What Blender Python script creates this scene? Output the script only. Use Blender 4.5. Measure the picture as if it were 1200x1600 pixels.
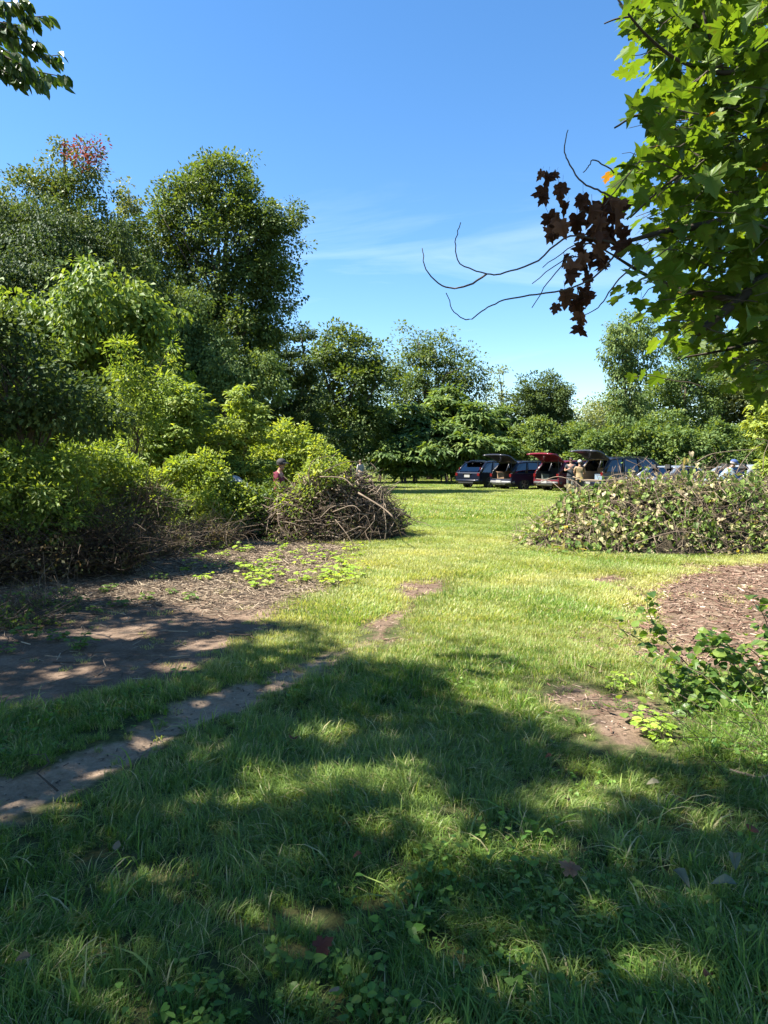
import bpy, bmesh, math, random
import numpy as np
from mathutils import Vector, Matrix, Quaternion

for o in list(bpy.data.objects):
    bpy.data.objects.remove(o, do_unlink=True)
scene = bpy.context.scene
COL = scene.collection
RNG = np.random.default_rng(11)
random.seed(11)

# ---------------------------------------------------------------- camera
F = 1109.0                      # focal length in pixels of a 1200 x 1600 picture
CAM_H = 1.6
TH = math.atan(78.0 / F)        # the camera looks down by about four degrees
cam_d = bpy.data.cameras.new('camera')
cam_d.sensor_fit = 'VERTICAL'
cam_d.sensor_height = 24.0
cam_d.lens = 24.0 * F / 1600.0
cam_d.clip_start = 0.05
cam_d.clip_end = 3000.0
cam = bpy.data.objects.new('camera', cam_d)
COL.objects.link(cam)
cam.location = (0, 0, CAM_H)
cam.rotation_euler = (math.radians(90) - TH, 0, 0)
scene.camera = cam

# ---------------------------------------------------------------- sky and sun
SUN_AZ = math.radians(95)       # to the left of the view direction
SUN_EL = math.radians(53)
TO_SUN = Vector((-math.sin(SUN_AZ) * math.cos(SUN_EL), math.cos(SUN_AZ) * math.cos(SUN_EL), math.sin(SUN_EL)))
world = bpy.data.worlds.new('World')
scene.world = world
world.use_nodes = True
wn = world.node_tree
wn.nodes.clear()
w_out = wn.nodes.new('ShaderNodeOutputWorld')
w_bg = wn.nodes.new('ShaderNodeBackground')
w_sky = wn.nodes.new('ShaderNodeTexSky')
w_sky.sky_type = 'NISHITA'
w_sky.sun_disc = False
w_sky.sun_elevation = SUN_EL
w_sky.sun_rotation = -SUN_AZ
w_sky.altitude = 50
w_sky.air_density = 1.0
w_sky.dust_density = 0.15
w_sky.ozone_density = 3.0
w_bg.inputs['Strength'].default_value = 0.062
# thin high cirrus, the same all round the sky
w_tc = wn.nodes.new('ShaderNodeTexCoord')
w_map = wn.nodes.new('ShaderNodeMapping')
w_map.inputs['Scale'].default_value = (1.2, 1.2, 7.5)
w_map.inputs['Rotation'].default_value = (0.0, 0.10, 0.0)
w_map.inputs['Location'].default_value = (2.99, 1.1, 1.40)
w_n = wn.nodes.new('ShaderNodeTexNoise')
w_n.inputs['Scale'].default_value = 1.5
w_n.inputs['Detail'].default_value = 7
w_n.inputs['Roughness'].default_value = 0.58
w_n.inputs['Distortion'].default_value = 0.6
w_r = wn.nodes.new('ShaderNodeMapRange')
w_r.inputs['From Min'].default_value = 0.50
w_r.inputs['From Max'].default_value = 0.84
w_r.inputs['To Max'].default_value = 0.42
w_mix = wn.nodes.new('ShaderNodeMixRGB')
w_mix.inputs['Color2'].default_value = (6.2, 6.9, 7.6, 1)
wn.links.new(w_tc.outputs['Generated'], w_map.inputs['Vector'])
wn.links.new(w_map.outputs['Vector'], w_n.inputs['Vector'])
wn.links.new(w_n.outputs['Fac'], w_r.inputs['Value'])
w_sep = wn.nodes.new('ShaderNodeSeparateXYZ')                  # the cirrus thins out overhead
w_hi = wn.nodes.new('ShaderNodeMapRange')
w_hi.inputs['From Min'].default_value = 0.27
w_hi.inputs['From Max'].default_value = 0.37
w_hi.inputs['To Min'].default_value = 1.0
w_hi.inputs['To Max'].default_value = 0.0
w_mul = wn.nodes.new('ShaderNodeMath')
w_mul.operation = 'MULTIPLY'
wn.links.new(w_tc.outputs['Generated'], w_sep.inputs['Vector'])
wn.links.new(w_sep.outputs['Z'], w_hi.inputs['Value'])
wn.links.new(w_hi.outputs['Result'], w_mul.inputs[0])
wn.links.new(w_r.outputs['Result'], w_mul.inputs[1])
wn.links.new(w_mul.outputs[0], w_mix.inputs['Fac'])
w_hs = wn.nodes.new('ShaderNodeHueSaturation')
w_hs.inputs['Saturation'].default_value = 1.22
wn.links.new(w_sky.outputs['Color'], w_hs.inputs['Color'])
wn.links.new(w_hs.outputs['Color'], w_mix.inputs['Color1'])
wn.links.new(w_mix.outputs['Color'], w_bg.inputs['Color'])
wn.links.new(w_bg.outputs['Background'], w_out.inputs['Surface'])

sun_d = bpy.data.lights.new('sun', 'SUN')
sun_d.energy = 5.0
sun_d.angle = math.radians(0.53)
sun_d.color = (1.0, 0.95, 0.86)
sun = bpy.data.objects.new('sun', sun_d)
COL.objects.link(sun)
sun.rotation_euler = TO_SUN.to_track_quat('Z', 'Y').to_euler()
sun.location = (-20, 8, 22)

vs = scene.view_settings
vs.view_transform = 'Standard'
vs.look = 'None'
vs.exposure = 2.1
vs.gamma = 1.0
vs.use_curve_mapping = False
scene.cycles.max_bounces = 8
scene.cycles.diffuse_bounces = 4
scene.cycles.glossy_bounces = 3
scene.cycles.transmission_bounces = 6
scene.cycles.transparent_max_bounces = 8

# ---------------------------------------------------------------- helpers
def P(px, py, d):
    """world point on the ray of a photo pixel at forward distance d"""
    u = (px - 600.0) / F; v = (800.0 - py) / F
    dy = math.cos(TH) + v * math.sin(TH); dz = -math.sin(TH) + v * math.cos(TH)
    k = d / dy
    return np.array((u * k, d, CAM_H + dz * k))

def Gd(px, py):
    """ground point under a photo pixel"""
    u = (px - 600.0) / F; v = (800.0 - py) / F
    dy = math.cos(TH) + v * math.sin(TH); dz = -math.sin(TH) + v * math.cos(TH)
    k = CAM_H / -dz
    return np.array((u * k, dy * k))

def to_px(p):
    p = np.atleast_2d(p)
    x, y, z = p[:, 0], p[:, 1], p[:, 2] - CAM_H
    fw = y * math.cos(TH) - z * math.sin(TH); up = y * math.sin(TH) + z * math.cos(TH)
    fs = np.where(fw > 0.01, fw, 0.01)
    return np.stack([600 + F * x / fs, 800 - F * up / fs, fw], 1)

def unit(a):
    return a / np.maximum(np.linalg.norm(a, axis=-1, keepdims=True), 1e-9)

def wav(x, y, s, k=0.0):
    """cheap smooth 2-D noise in about -1..1"""
    x = np.asarray(x) * s; y = np.asarray(y) * s
    return (np.sin(1.00 * x + 1.7 * np.sin(.73 * y + k) + k) + np.sin(1.31 * y + 1.9 * np.sin(.61 * x + 2.1 * k) + 1.3 + k)
            + .6 * np.sin(2.3 * x - 1.9 * y + 1.2 * np.sin(1.7 * x + k) + 4 * k) + .5 * np.sin(2.9 * y + 2.4 * x + 3.3 + k)) / 3.1

def gh(x, y):
    """height of the ground"""
    x = np.asarray(x, float); y = np.asarray(y, float)
    return .022 * wav(x, y, 1.1, .4) + .012 * wav(x, y, 3.3, 1.7)

class Acc:
    """collects vertices, faces and a per-vertex tint, and links them as ONE mesh object"""
    def __init__(s):
        s.V = []; s.F3 = []; s.F4 = []; s.T = []; s.n = 0
    def add(s, V, faces, t=0.5):
        V = np.asarray(V, float).reshape(-1, 3)
        f = np.asarray(faces, int)
        if len(f):
            (s.F3 if f.shape[1] == 3 else s.F4).append(f + s.n)
        s.V.append(V)
        s.T.append(np.full(len(V), float(t)) if np.isscalar(t) else np.asarray(t, float))
        s.n += len(V)
    def tube(s, pts, rad, sides=5, t=0.5, cap=True):
        pts = np.asarray(pts, float); n = len(pts)
        rad = np.broadcast_to(np.asarray(rad, float), (n,))
        tan = np.zeros_like(pts)
        tan[1:-1] = pts[2:] - pts[:-2]; tan[0] = pts[1] - pts[0]; tan[-1] = pts[-1] - pts[-2]
        tan = unit(tan)
        ref = np.array((0.31, 0.17, 0.93)) if abs(tan[:, 2]).max() < .9 else np.array((.93, .31, .17))
        a = unit(np.cross(tan, ref)); b = np.cross(tan, a)
        an = np.arange(sides) * 2 * math.pi / sides
        V = pts[:, None, :] + rad[:, None, None] * (np.cos(an)[None, :, None] * a[:, None, :] + np.sin(an)[None, :, None] * b[:, None, :])
        V = V.reshape(-1, 3)
        i = np.arange(n - 1)[:, None] * sides; j = np.arange(sides)[None, :]; k = (j + 1) % sides
        q = np.stack([i + j, i + k, i + sides + k, i + sides + j], -1).reshape(-1, 4)
        s.add(V, q, t)
        if cap:
            base = s.n - n * sides
            for st in (0, (n - 1) * sides):
                idx = [base + st + m for m in range(sides)]
                if st == 0: idx = idx[::-1]
                s.F3.append(np.array([[idx[0], idx[m], idx[m + 1]] for m in range(1, sides - 1)]))
    def box(s, c, size, rot=None, t=.5):
        c = np.asarray(c, float); h = np.asarray(size, float) / 2
        V = np.array([(x, y, z) for x in (-1, 1) for y in (-1, 1) for z in (-1, 1)]) * h
        if rot is not None: V = V @ np.asarray(rot).T
        s.add(V + c, [(0, 1, 3, 2), (4, 6, 7, 5), (0, 4, 5, 1), (2, 3, 7, 6), (0, 2, 6, 4), (1, 5, 7, 3)], t)
    def leaves(s, tmpl, pos, axis, nh, ln, wd, t):
        TV, TF = tmpl
        pos = np.atleast_2d(pos); N = len(pos)
        if N == 0: return
        axis = unit(np.atleast_2d(axis)); right = unit(np.cross(axis, np.atleast_2d(nh))); nrm = np.cross(right, axis)
        ln = np.broadcast_to(np.asarray(ln, float), (N,)); wd = np.broadcast_to(np.asarray(wd, float), (N,)); t = np.broadcast_to(np.asarray(t, float), (N,))
        V = (pos[:, None] + TV[None, :, 0, None] * (right * wd[:, None])[:, None] + TV[None, :, 1, None] * (axis * ln[:, None])[:, None]
             + TV[None, :, 2, None] * (nrm * ln[:, None])[:, None])
        k = len(TV)
        Fc = (TF[None] + (np.arange(N) * k)[:, None, None]).reshape(-1, TF.shape[1])
        s.add(V.reshape(-1, 3), Fc, np.repeat(t, k))
    def mesh(s, name, mat=None, smooth=False):
        V = np.concatenate(s.V) if s.V else np.zeros((0, 3))
        me = bpy.data.meshes.new(name)
        f3 = np.concatenate(s.F3) if s.F3 else np.zeros((0, 3), int)
        f4 = np.concatenate(s.F4) if s.F4 else np.zeros((0, 4), int)
        me.vertices.add(len(V)); me.vertices.foreach_set('co', V.astype(np.float32).ravel())
        me.loops.add(f3.size + f4.size)
        me.loops.foreach_set('vertex_index', np.concatenate([f3.ravel(), f4.ravel()]).astype(np.int32))
        me.polygons.add(len(f3) + len(f4))
        st = np.concatenate([np.arange(len(f3)) * 3, f3.size + np.arange(len(f4)) * 4]).astype(np.int32)
        me.polygons.foreach_set('loop_start', st)
        me.polygons.foreach_set('use_smooth', np.full(len(st), bool(smooth)))
        a = me.attributes.new('t', 'FLOAT', 'POINT')
        a.data.foreach_set('value', np.concatenate(s.T).astype(np.float32))
        me.update(calc_edges=True)
        if mat: me.materials.append(mat)
        return me
    def build(s, name, mat=None, parent=None, smooth=False, loc=None):
        o = bpy.data.objects.new(name, s.mesh(name, mat, smooth))
        COL.objects.link(o)
        if parent: o.parent = parent
        if loc is not None: o.location = loc
        return o

def tag(o, label=None, cat=None, group=None, kind=None):
    if label: o['label'] = label
    if cat: o['category'] = cat
    if group: o['group'] = group
    if kind: o['kind'] = kind
    return o

def empty(name, loc=(0, 0, 0), rz=0.0):
    o = bpy.data.objects.new(name, None)
    o.empty_display_size = .2
    COL.objects.link(o); o.location = tuple(float(v) for v in loc); o.rotation_euler = (0, 0, rz)
    return o

def inst(name, mesh, parent, M):
    """one more object on shared mesh data"""
    o = bpy.data.objects.new(name, mesh); COL.objects.link(o)
    if parent: o.parent = parent
    o.matrix_local = M
    return o

def frame(pos, axis, nh, sx, sy, sz):
    axis = unit(np.asarray(axis, float)); r = unit(np.cross(axis, nh)); n = np.cross(r, axis)
    M = Matrix.Identity(4)
    for i in range(3):
        M[i][0] = r[i] * sx; M[i][1] = axis[i] * sy; M[i][2] = n[i] * sz; M[i][3] = pos[i]
    return M

def seg_dist(p, A, B):
    d = B - A; L = (d * d).sum(); 
    k = np.clip(((p - A) @ d) / max(L, 1e-9), 0, 1)
    return np.linalg.norm(p - (A + k[:, None] * d), axis=1)

def sdf(p, poly):
    """signed distance to a polygon, positive inside"""
    p = np.asarray(p, float); poly = np.asarray(poly, float)
    dist = np.full(len(p), 1e9); ins = np.zeros(len(p), bool)
    for i in range(len(poly)):
        A = poly[i]; B = poly[(i + 1) % len(poly)]
        dist = np.minimum(dist, seg_dist(p, A, B))
        c = (A[1] > p[:, 1]) != (B[1] > p[:, 1])
        with np.errstate(divide='ignore', invalid='ignore'):
            xi = (B[0] - A[0]) * (p[:, 1] - A[1]) / (B[1] - A[1]) + A[0]
        ins ^= c & (p[:, 0] < xi)
    return np.where(ins, dist, -dist)

def sstep(a, b, x):
    k = np.clip((x - a) / (b - a), 0, 1)
    return k * k * (3 - 2 * k)

def smooth_path(pts, n=6):
    """Catmull-Rom through the points"""
    p = np.asarray(pts, float)
    q = np.vstack([2 * p[0] - p[1], p, 2 * p[-1] - p[-2]])
    out = []
    for i in range(1, len(q) - 2):
        for k in range(n):
            t = k / n
            out.append(.5 * ((2 * q[i]) + (-q[i - 1] + q[i + 1]) * t + (2 * q[i - 1] - 5 * q[i] + 4 * q[i + 1] - q[i + 2]) * t * t + (-q[i - 1] + 3 * q[i] - 3 * q[i + 1] + q[i + 2]) * t ** 3))
    out.append(p[-1])
    return np.array(out)

# ---- leaf outlines: x across, y along, z out of the blade
def tm(V, Fc): return (np.array(V, float), np.array(Fc, int))
RHOMB = tm([(0, 0, 0), (.5, .45, .07), (0, 1, -.08), (-.5, .45, .07)], [(0, 1, 2), (0, 2, 3)])
OVAL = tm([(0, 0, 0), (.36, .2, .04), (.5, .48, .06), (.3, .8, .0), (0, 1, -.08), (-.3, .8, .0), (-.5, .48, .06), (-.36, .2, .04), (0, .5, 0)],
          [(8, 0, 1), (8, 1, 2), (8, 2, 3), (8, 3, 4), (8, 4, 5), (8, 5, 6), (8, 6, 7), (8, 7, 0)])
HEART = tm([(0, .08, 0), (.22, -.08, .03), (.46, .06, .05), (.5, .32, .06), (.3, .68, .0), (0, 1, -.1), (-.3, .68, .0), (-.5, .32, .06), (-.46, .06, .05), (-.22, -.08, .03), (0, .4, 0)],
           [(10, i, (i + 1) % 10) for i in range(10)])
FROND = tm([(0, 0, 0), (.5, .3, -.02), (.45, .65, -.12), (0, 1, -.32), (-.45, .65, -.12), (-.5, .3, -.02), (0, .4, .05)],
           [(6, 0, 1), (6, 1, 2), (6, 2, 3), (6, 3, 4), (6, 4, 5), (6, 5, 0)])
_mh = [(0.0, 0.0), (0.14, -0.12), (0.31, -0.15), (0.41, -0.06), (0.53, 0.0), (0.46, 0.13), (0.43, .21), (0.59, 0.29), (0.72, 0.43), (0.58, 0.47), (0.55, 0.60), (0.41, 0.54), (0.28, 0.55),
       (0.32, 0.69), (0.37, 0.82), (0.20, 0.82), (0.12, .94), (0.0, 1.08)]
_mo = _mh + [(-x, y) for x, y in _mh[-2:0:-1]]
def _maple():
    V = [(x, y, .10 * abs(x) - .22 * y * y * .5) for x, y in _mo] + [(0, .25, -.02)]
    n = len(_mo)
    Fc = [(n, i, (i + 1) % n) for i in range(n)]
    V += [(-.012, .0, 0), (.012, .0, 0), (.012, -.55, .12), (-.012, -.55, .12)]
    Fc += [(n + 1, n + 3, n + 2), (n + 1, n + 4, n + 3)]
    return tm(V, Fc)
MAPLE = _maple()

# ---------------------------------------------------------------- materials
def nt(name):
    m = bpy.data.materials.new(name); m.use_nodes = True
    m.node_tree.nodes.clear()
    return m, m.node_tree.nodes, m.node_tree.links

def ramp(nodes, stops):
    r = nodes.new('ShaderNodeValToRGB')
    e = r.color_ramp.elements
    while len(e) < len(stops): e.new(0.5)
    for k, (p, c) in zip(e, stops):
        k.position = p; k.color = (*c, 1)
    return r

def leaf_mat(name, stops, trans=.42, rough=.5, spec=.22, tgain=(1.7, 1.55, .45), inst_mix=None, spots=None):
    """leaf: colour by the tint of each leaf, part of the light passes through the blade"""
    m, N, L = nt(name)
    out = N.new('ShaderNodeOutputMaterial')
    at = N.new('ShaderNodeAttribute'); at.attribute_name = 't'
    r = ramp(N, stops)
    L.new(at.outputs['Fac'], r.inputs['Fac'])
    col = r.outputs['Color']
    if inst_mix:
        ia = N.new('ShaderNodeAttribute'); ia.attribute_type = 'INSTANCER'; ia.attribute_name = 'tint'
        mx = N.new('ShaderNodeMixRGB'); mx.inputs['Color2'].default_value = (*inst_mix, 1)
        L.new(ia.outputs['Fac'], mx.inputs['Fac']); L.new(col, mx.inputs['Color1'])
        col = mx.outputs['Color']
    if spots:                                                    # blemishes: small brown spots and uneven tone
        ge = N.new('ShaderNodeNewGeometry'); n1 = N.new('ShaderNodeTexNoise'); n1.inputs['Scale'].default_value = 55; n1.inputs['Detail'].default_value = 4
        L.new(ge.outputs['Position'], n1.inputs['Vector'])
        mr = N.new('ShaderNodeMapRange'); mr.inputs['From Min'].default_value = .58; mr.inputs['From Max'].default_value = .72; mr.inputs['To Max'].default_value = .75
        L.new(n1.outputs['Fac'], mr.inputs['Value'])
        ms_ = N.new('ShaderNodeMixRGB'); ms_.inputs['Color2'].default_value = (*spots, 1)
        L.new(mr.outputs['Result'], ms_.inputs['Fac']); L.new(col, ms_.inputs['Color1']); col = ms_.outputs['Color']
    p = N.new('ShaderNodeBsdfPrincipled')
    p.inputs['Roughness'].default_value = rough
    p.inputs['Specular IOR Level'].default_value = spec
    L.new(col, p.inputs['Base Color'])
    g = N.new('ShaderNodeMixRGB'); g.blend_type = 'MULTIPLY'; g.inputs['Fac'].default_value = 1
    g.inputs['Color2'].default_value = (*tgain, 1)
    L.new(col, g.inputs['Color1'])
    tr = N.new('ShaderNodeBsdfTranslucent')
    L.new(g.outputs['Color'], tr.inputs['Color'])
    mx2 = N.new('ShaderNodeMixShader'); mx2.inputs['Fac'].default_value = trans
    L.new(p.outputs[0], mx2.inputs[1]); L.new(tr.outputs[0], mx2.inputs[2])
    L.new(mx2.outputs[0], out.inputs['Surface'])
    return m

def plain(name, col, rough=.6, metal=0., spec=.5, coat=0., var=.0, scale=6., bump=0., bscale=20.):
    m, N, L = nt(name)
    out = N.new('ShaderNodeOutputMaterial')
    p = N.new('ShaderNodeBsdfPrincipled')
    p.inputs['Base Color'].default_value = (*col, 1); p.inputs['Roughness'].default_value = rough
    p.inputs['Metallic'].default_value = metal; p.inputs['Specular IOR Level'].default_value = spec
    p.inputs['Coat Weight'].default_value = coat; p.inputs['Coat Roughness'].default_value = .05
    tc = N.new('ShaderNodeTexCoord')
    if var > 0:
        n = N.new('ShaderNodeTexNoise'); n.inputs['Scale'].default_value = scale; n.inputs['Detail'].default_value = 5
        r = ramp(N, [(.3, tuple(c * (1 - var) for c in col)), (.7, tuple(min(1, c * (1 + var)) for c in col))])
        L.new(tc.outputs['Object'], n.inputs['Vector']); L.new(n.outputs['Fac'], r.inputs['Fac']); L.new(r.outputs['Color'], p.inputs['Base Color'])
    if bump > 0:
        n2 = N.new('ShaderNodeTexNoise'); n2.inputs['Scale'].default_value = bscale; n2.inputs['Detail'].default_value = 6
        b = N.new('ShaderNodeBump'); b.inputs['Strength'].default_value = bump; b.inputs['Distance'].default_value = .02
        L.new(tc.outputs['Object'], n2.inputs['Vector']); L.new(n2.outputs['Fac'], b.inputs['Height']); L.new(b.outputs[0], p.inputs['Normal'])
    L.new(p.outputs[0], out.inputs['Surface'])
    return m

def earth_mat(name, layers, scale=2.2, bump=.7):
    """the ground: lawn soil, path, bare soil and mulch run into each other at ragged edges"""
    m, N, L = nt(name)
    out = N.new('ShaderNodeOutputMaterial'); p = N.new('ShaderNodeBsdfPrincipled')
    p.inputs['Roughness'].default_value = .95; p.inputs['Specular IOR Level'].default_value = .12
    ge = N.new('ShaderNodeNewGeometry')
    n1 = N.new('ShaderNodeTexNoise'); n1.inputs['Scale'].default_value = scale; n1.inputs['Detail'].default_value = 9; n1.inputs['Roughness'].default_value = .68
    n2 = N.new('ShaderNodeTexNoise'); n2.inputs['Scale'].default_value = 42; n2.inputs['Detail'].default_value = 6; n2.inputs['Roughness'].default_value = .7
    n3 = N.new('ShaderNodeTexNoise'); n3.inputs['Scale'].default_value = 11; n3.inputs['Detail'].default_value = 4
    for n in (n1, n2, n3): L.new(ge.outputs['Position'], n.inputs['Vector'])
    ad = N.new('ShaderNodeMath'); ad.operation = 'MULTIPLY_ADD'; ad.inputs[1].default_value = .45
    sb = N.new('ShaderNodeMath'); sb.operation = 'MULTIPLY'; sb.inputs[1].default_value = .6
    L.new(n2.outputs['Fac'], ad.inputs[0]); L.new(n1.outputs['Fac'], sb.inputs[0]); L.new(sb.outputs[0], ad.inputs[2])
    col = None
    for attr, stops in layers:
        r = ramp(N, stops); L.new(ad.outputs[0], r.inputs['Fac'])
        if col is None: col = r.outputs['Color']; continue
        at = N.new('ShaderNodeAttribute'); at.attribute_name = attr
        e = N.new('ShaderNodeMath'); e.operation = 'MULTIPLY_ADD'; e.inputs[1].default_value = .8; e.inputs[2].default_value = -.4
        L.new(n3.outputs['Fac'], e.inputs[0])
        s = N.new('ShaderNodeMath'); s.operation = 'ADD'; L.new(e.outputs[0], s.inputs[0]); L.new(at.outputs['Fac'], s.inputs[1])
        mr = N.new('ShaderNodeMapRange'); mr.inputs['From Min'].default_value = .3; mr.inputs['From Max'].default_value = .7; L.new(s.outputs[0], mr.inputs['Value'])
        mx = N.new('ShaderNodeMixRGB'); L.new(mr.outputs['Result'], mx.inputs['Fac']); L.new(col, mx.inputs['Color1']); L.new(r.outputs['Color'], mx.inputs['Color2'])
        col = mx.outputs['Color']
    L.new(col, p.inputs['Base Color'])
    b1 = N.new('ShaderNodeBump'); b1.inputs['Strength'].default_value = bump; b1.inputs['Distance'].default_value = .025
    L.new(n2.outputs['Fac'], b1.inputs['Height'])
    b2 = N.new('ShaderNodeBump'); b2.inputs['Strength'].default_value = .5; b2.inputs['Distance'].default_value = .05
    L.new(n3.outputs['Fac'], b2.inputs['Height']); L.new(b1.outputs[0], b2.inputs['Normal']); L.new(b2.outputs[0], p.inputs['Normal'])
    L.new(p.outputs[0], out.inputs['Surface'])
    return m

def soil_mat(name, stops, scale=3., bump=.6, chips=None):
    """earth: several sizes of noise for tone, stones and crumbs as fine relief"""
    m, N, L = nt(name)
    out = N.new('ShaderNodeOutputMaterial'); p = N.new('ShaderNodeBsdfPrincipled')
    p.inputs['Roughness'].default_value = .95; p.inputs['Specular IOR Level'].default_value = .15
    ge = N.new('ShaderNodeNewGeometry')
    n1 = N.new('ShaderNodeTexNoise'); n1.inputs['Scale'].default_value = scale; n1.inputs['Detail'].default_value = 9; n1.inputs['Roughness'].default_value = .68
    n2 = N.new('ShaderNodeTexNoise'); n2.inputs['Scale'].default_value = 42; n2.inputs['Detail'].default_value = 6; n2.inputs['Roughness'].default_value = .7
    vo = N.new('ShaderNodeTexVoronoi'); vo.inputs['Scale'].default_value = 55; vo.inputs['Randomness'].default_value = 1
    for n in (n1, n2, vo): L.new(ge.outputs['Position'], n.inputs['Vector'])
    ad = N.new('ShaderNodeMath'); ad.operation = 'MULTIPLY_ADD'; ad.inputs[1].default_value = .45; 
    L.new(n2.outputs['Fac'], ad.inputs[0])
    sb = N.new('ShaderNodeMath'); sb.operation = 'MULTIPLY'; sb.inputs[1].default_value = .6
    L.new(n1.outputs['Fac'], sb.inputs[0]); L.new(sb.outputs[0], ad.inputs[2])
    r = ramp(N, stops); L.new(ad.outputs[0], r.inputs['Fac'])
    L.new(r.outputs['Color'], p.inputs['Base Color'])
    b1 = N.new('ShaderNodeBump'); b1.inputs['Strength'].default_value = bump; b1.inputs['Distance'].default_value = .025
    L.new(n2.outputs['Fac'], b1.inputs['Height'])
    b2 = N.new('ShaderNodeBump'); b2.inputs['Strength'].default_value = bump * .4; b2.inputs['Distance'].default_value = .012; b2.invert = True
    L.new(vo.outputs['Distance'], b2.inputs['Height']); L.new(b1.outputs[0], b2.inputs['Normal'])
    L.new(b2.outputs[0], p.inputs['Normal'])
    L.new(p.outputs[0], out.inputs['Surface'])
    return m

def tint_mat(name, stops, rough=.8, spec=.2, bump=.0):
    """stems, chips, bark: colour by the tint of each piece"""
    m, N, L = nt(name)
    out = N.new('ShaderNodeOutputMaterial'); p = N.new('ShaderNodeBsdfPrincipled')
    p.inputs['Roughness'].default_value = rough; p.inputs['Specular IOR Level'].default_value = spec
    at = N.new('ShaderNodeAttribute'); at.attribute_name = 't'
    ge = N.new('ShaderNodeNewGeometry')
    n = N.new('ShaderNodeTexNoise'); n.inputs['Scale'].default_value = 14; n.inputs['Detail'].default_value = 5
    L.new(ge.outputs['Position'], n.inputs['Vector'])
    a = N.new('ShaderNodeMath'); a.operation = 'MULTIPLY_ADD'; a.inputs[1].default_value = .5; a.inputs[2].default_value = -.25
    L.new(n.outputs['Fac'], a.inputs[0])
    s = N.new('ShaderNodeMath'); s.operation = 'ADD'; s.use_clamp = True
    L.new(a.outputs[0], s.inputs[0]); L.new(at.outputs['Fac'], s.inputs[1])
    r = ramp(N, stops); L.new(s.outputs[0], r.inputs['Fac']); L.new(r.outputs['Color'], p.inputs['Base Color'])
    if bump:
        b = N.new('ShaderNodeBump'); b.inputs['Strength'].default_value = bump; b.inputs['Distance'].default_value = .02
        L.new(n.outputs['Fac'], b.inputs['Height']); L.new(b.outputs[0], p.inputs['Normal'])
    L.new(p.outputs[0], out.inputs['Surface'])
    return m

BARK = tint_mat('bark', [(0, (.035, .028, .022)), (.5, (.085, .068, .052)), (1, (.17, .14, .11))], bump=.7)
TWIG = tint_mat('twig', [(0, (.026, .018, .013)), (.5, (.085, .061, .042)), (1, (.25, .195, .14))], bump=.3)

# ---------------------------------------------------------------- ground: one grid, split into lawn, path, bare soil and mulch
def gpoly(pts): return np.array([Gd(*p) for p in pts])
PATH = np.vstack([gpoly([(0, 1287), (110, 1252), (200, 1205), (300, 1152), (400, 1100), (480, 1062), (545, 1024), (585, 1003), (560, 998), (505, 1022), (440, 1052), (330, 1086), (230, 1122), (130, 1160), (60, 1198), (0, 1215)]),
                  [(-2.6, 3.3), (-4.2, 2.7), (-6.5, 2.2), (-6.5, 1.4), (-4.3, 2.1), (-2.5, 2.75)]])
SOIL = np.vstack([gpoly([(0, 1112), (100, 1094), (200, 1070), (300, 1040), (375, 1008), (440, 962), (490, 925), (535, 885), (545, 852), (420, 838), (250, 838)]), [(-7.5, 15.5), (-12, 12), (-12, 5), (-7, 3.9), (-4, 4.2)]])
MULCH = np.vstack([gpoly([(1060, 1030), (970, 1000), (975, 960), (1010, 915), (1080, 886), (1200, 878)]), [(9.5, 11.4), (9.5, 6.6), (4.6, 5.6)], gpoly([(1200, 1065), (1120, 1050)])])
PATCHES = [gpoly([(872, 1072), (910, 1065), (985, 1090), (1035, 1120), (1020, 1165), (950, 1165), (900, 1120)]),
           gpoly([(618, 925), (640, 908), (690, 905), (680, 928), (640, 938)]),
           gpoly([(915, 905), (950, 897), (975, 903), (945, 913)]),
           gpoly([(580, 1000), (600, 965), (640, 940), (655, 945), (610, 985), (600, 1003)])]

def masks(x, y):
    p = np.stack([x + .13 * wav(x, y, 4.1, .2) + .07 * wav(x, y, 11, 2.) + .03 * wav(x, y, 23, 1.), y + .15 * wav(x, y, 3.7, 1.1) + .07 * wav(x, y, 9, .6) + .03 * wav(x, y, 27, .2)], 1)
    return sdf(p, PATH) - .06 + .05 * wav(x, y, 6., .3), sdf(p, SOIL), sdf(p, MULCH) + .22 * wav(x, y, 1.9, .9) + .12 * wav(x, y, 5., .1), np.max([sdf(p, q) for q in PATCHES], 0)

def axis_coords(lo, hi, step, far_lo, far_hi, g=1.22):
    c = list(np.arange(lo, hi + 1e-6, step)); s = step
    while c[-1] < far_hi: s *= g; c.append(c[-1] + s)
    s = step; f = []
    v = lo
    while v > far_lo: s *= g; v -= s; f.append(v)
    return np.array(f[::-1] + c)
gx = axis_coords(-8, 8, .07, -600, 600); gy = axis_coords(.2, 16, .07, -60, 1500)
GX, GY = np.meshgrid(gx, gy)
px_, py_ = GX.ravel(), GY.ravel()
mp, ms, mm, mb = masks(px_, py_)
hz = gh(px_, py_) - .035 * sstep(-.02, .22, mp) - .02 * sstep(0, .3, ms) + .02 * sstep(0, .5, mm)
near = (abs(px_) < 9) & (py_ < 17) & (py_ > 0)
hz += np.where(near, (.004 * wav(px_, py_, 13, .9) + .004 * wav(px_, py_, 23, 2.9)) * sstep(-.1, .1, np.max([mp, ms, mb], 0)), 0)
GV = np.stack([px_, py_, hz], 1)
nx, ny = len(gx), len(gy)
ii = (np.arange(ny - 1)[:, None] * nx + np.arange(nx - 1)[None]).ravel()
GQ = np.stack([ii, ii + 1, ii + nx + 1, ii + nx], 1)
fc = lambda a: a[GQ].mean(1)
cls = np.zeros(len(GQ), int)
cls[fc(ms) > 0] = 2
cls[fc(mm) > 0] = 3
cls[fc(mp) > 0] = 1
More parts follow.
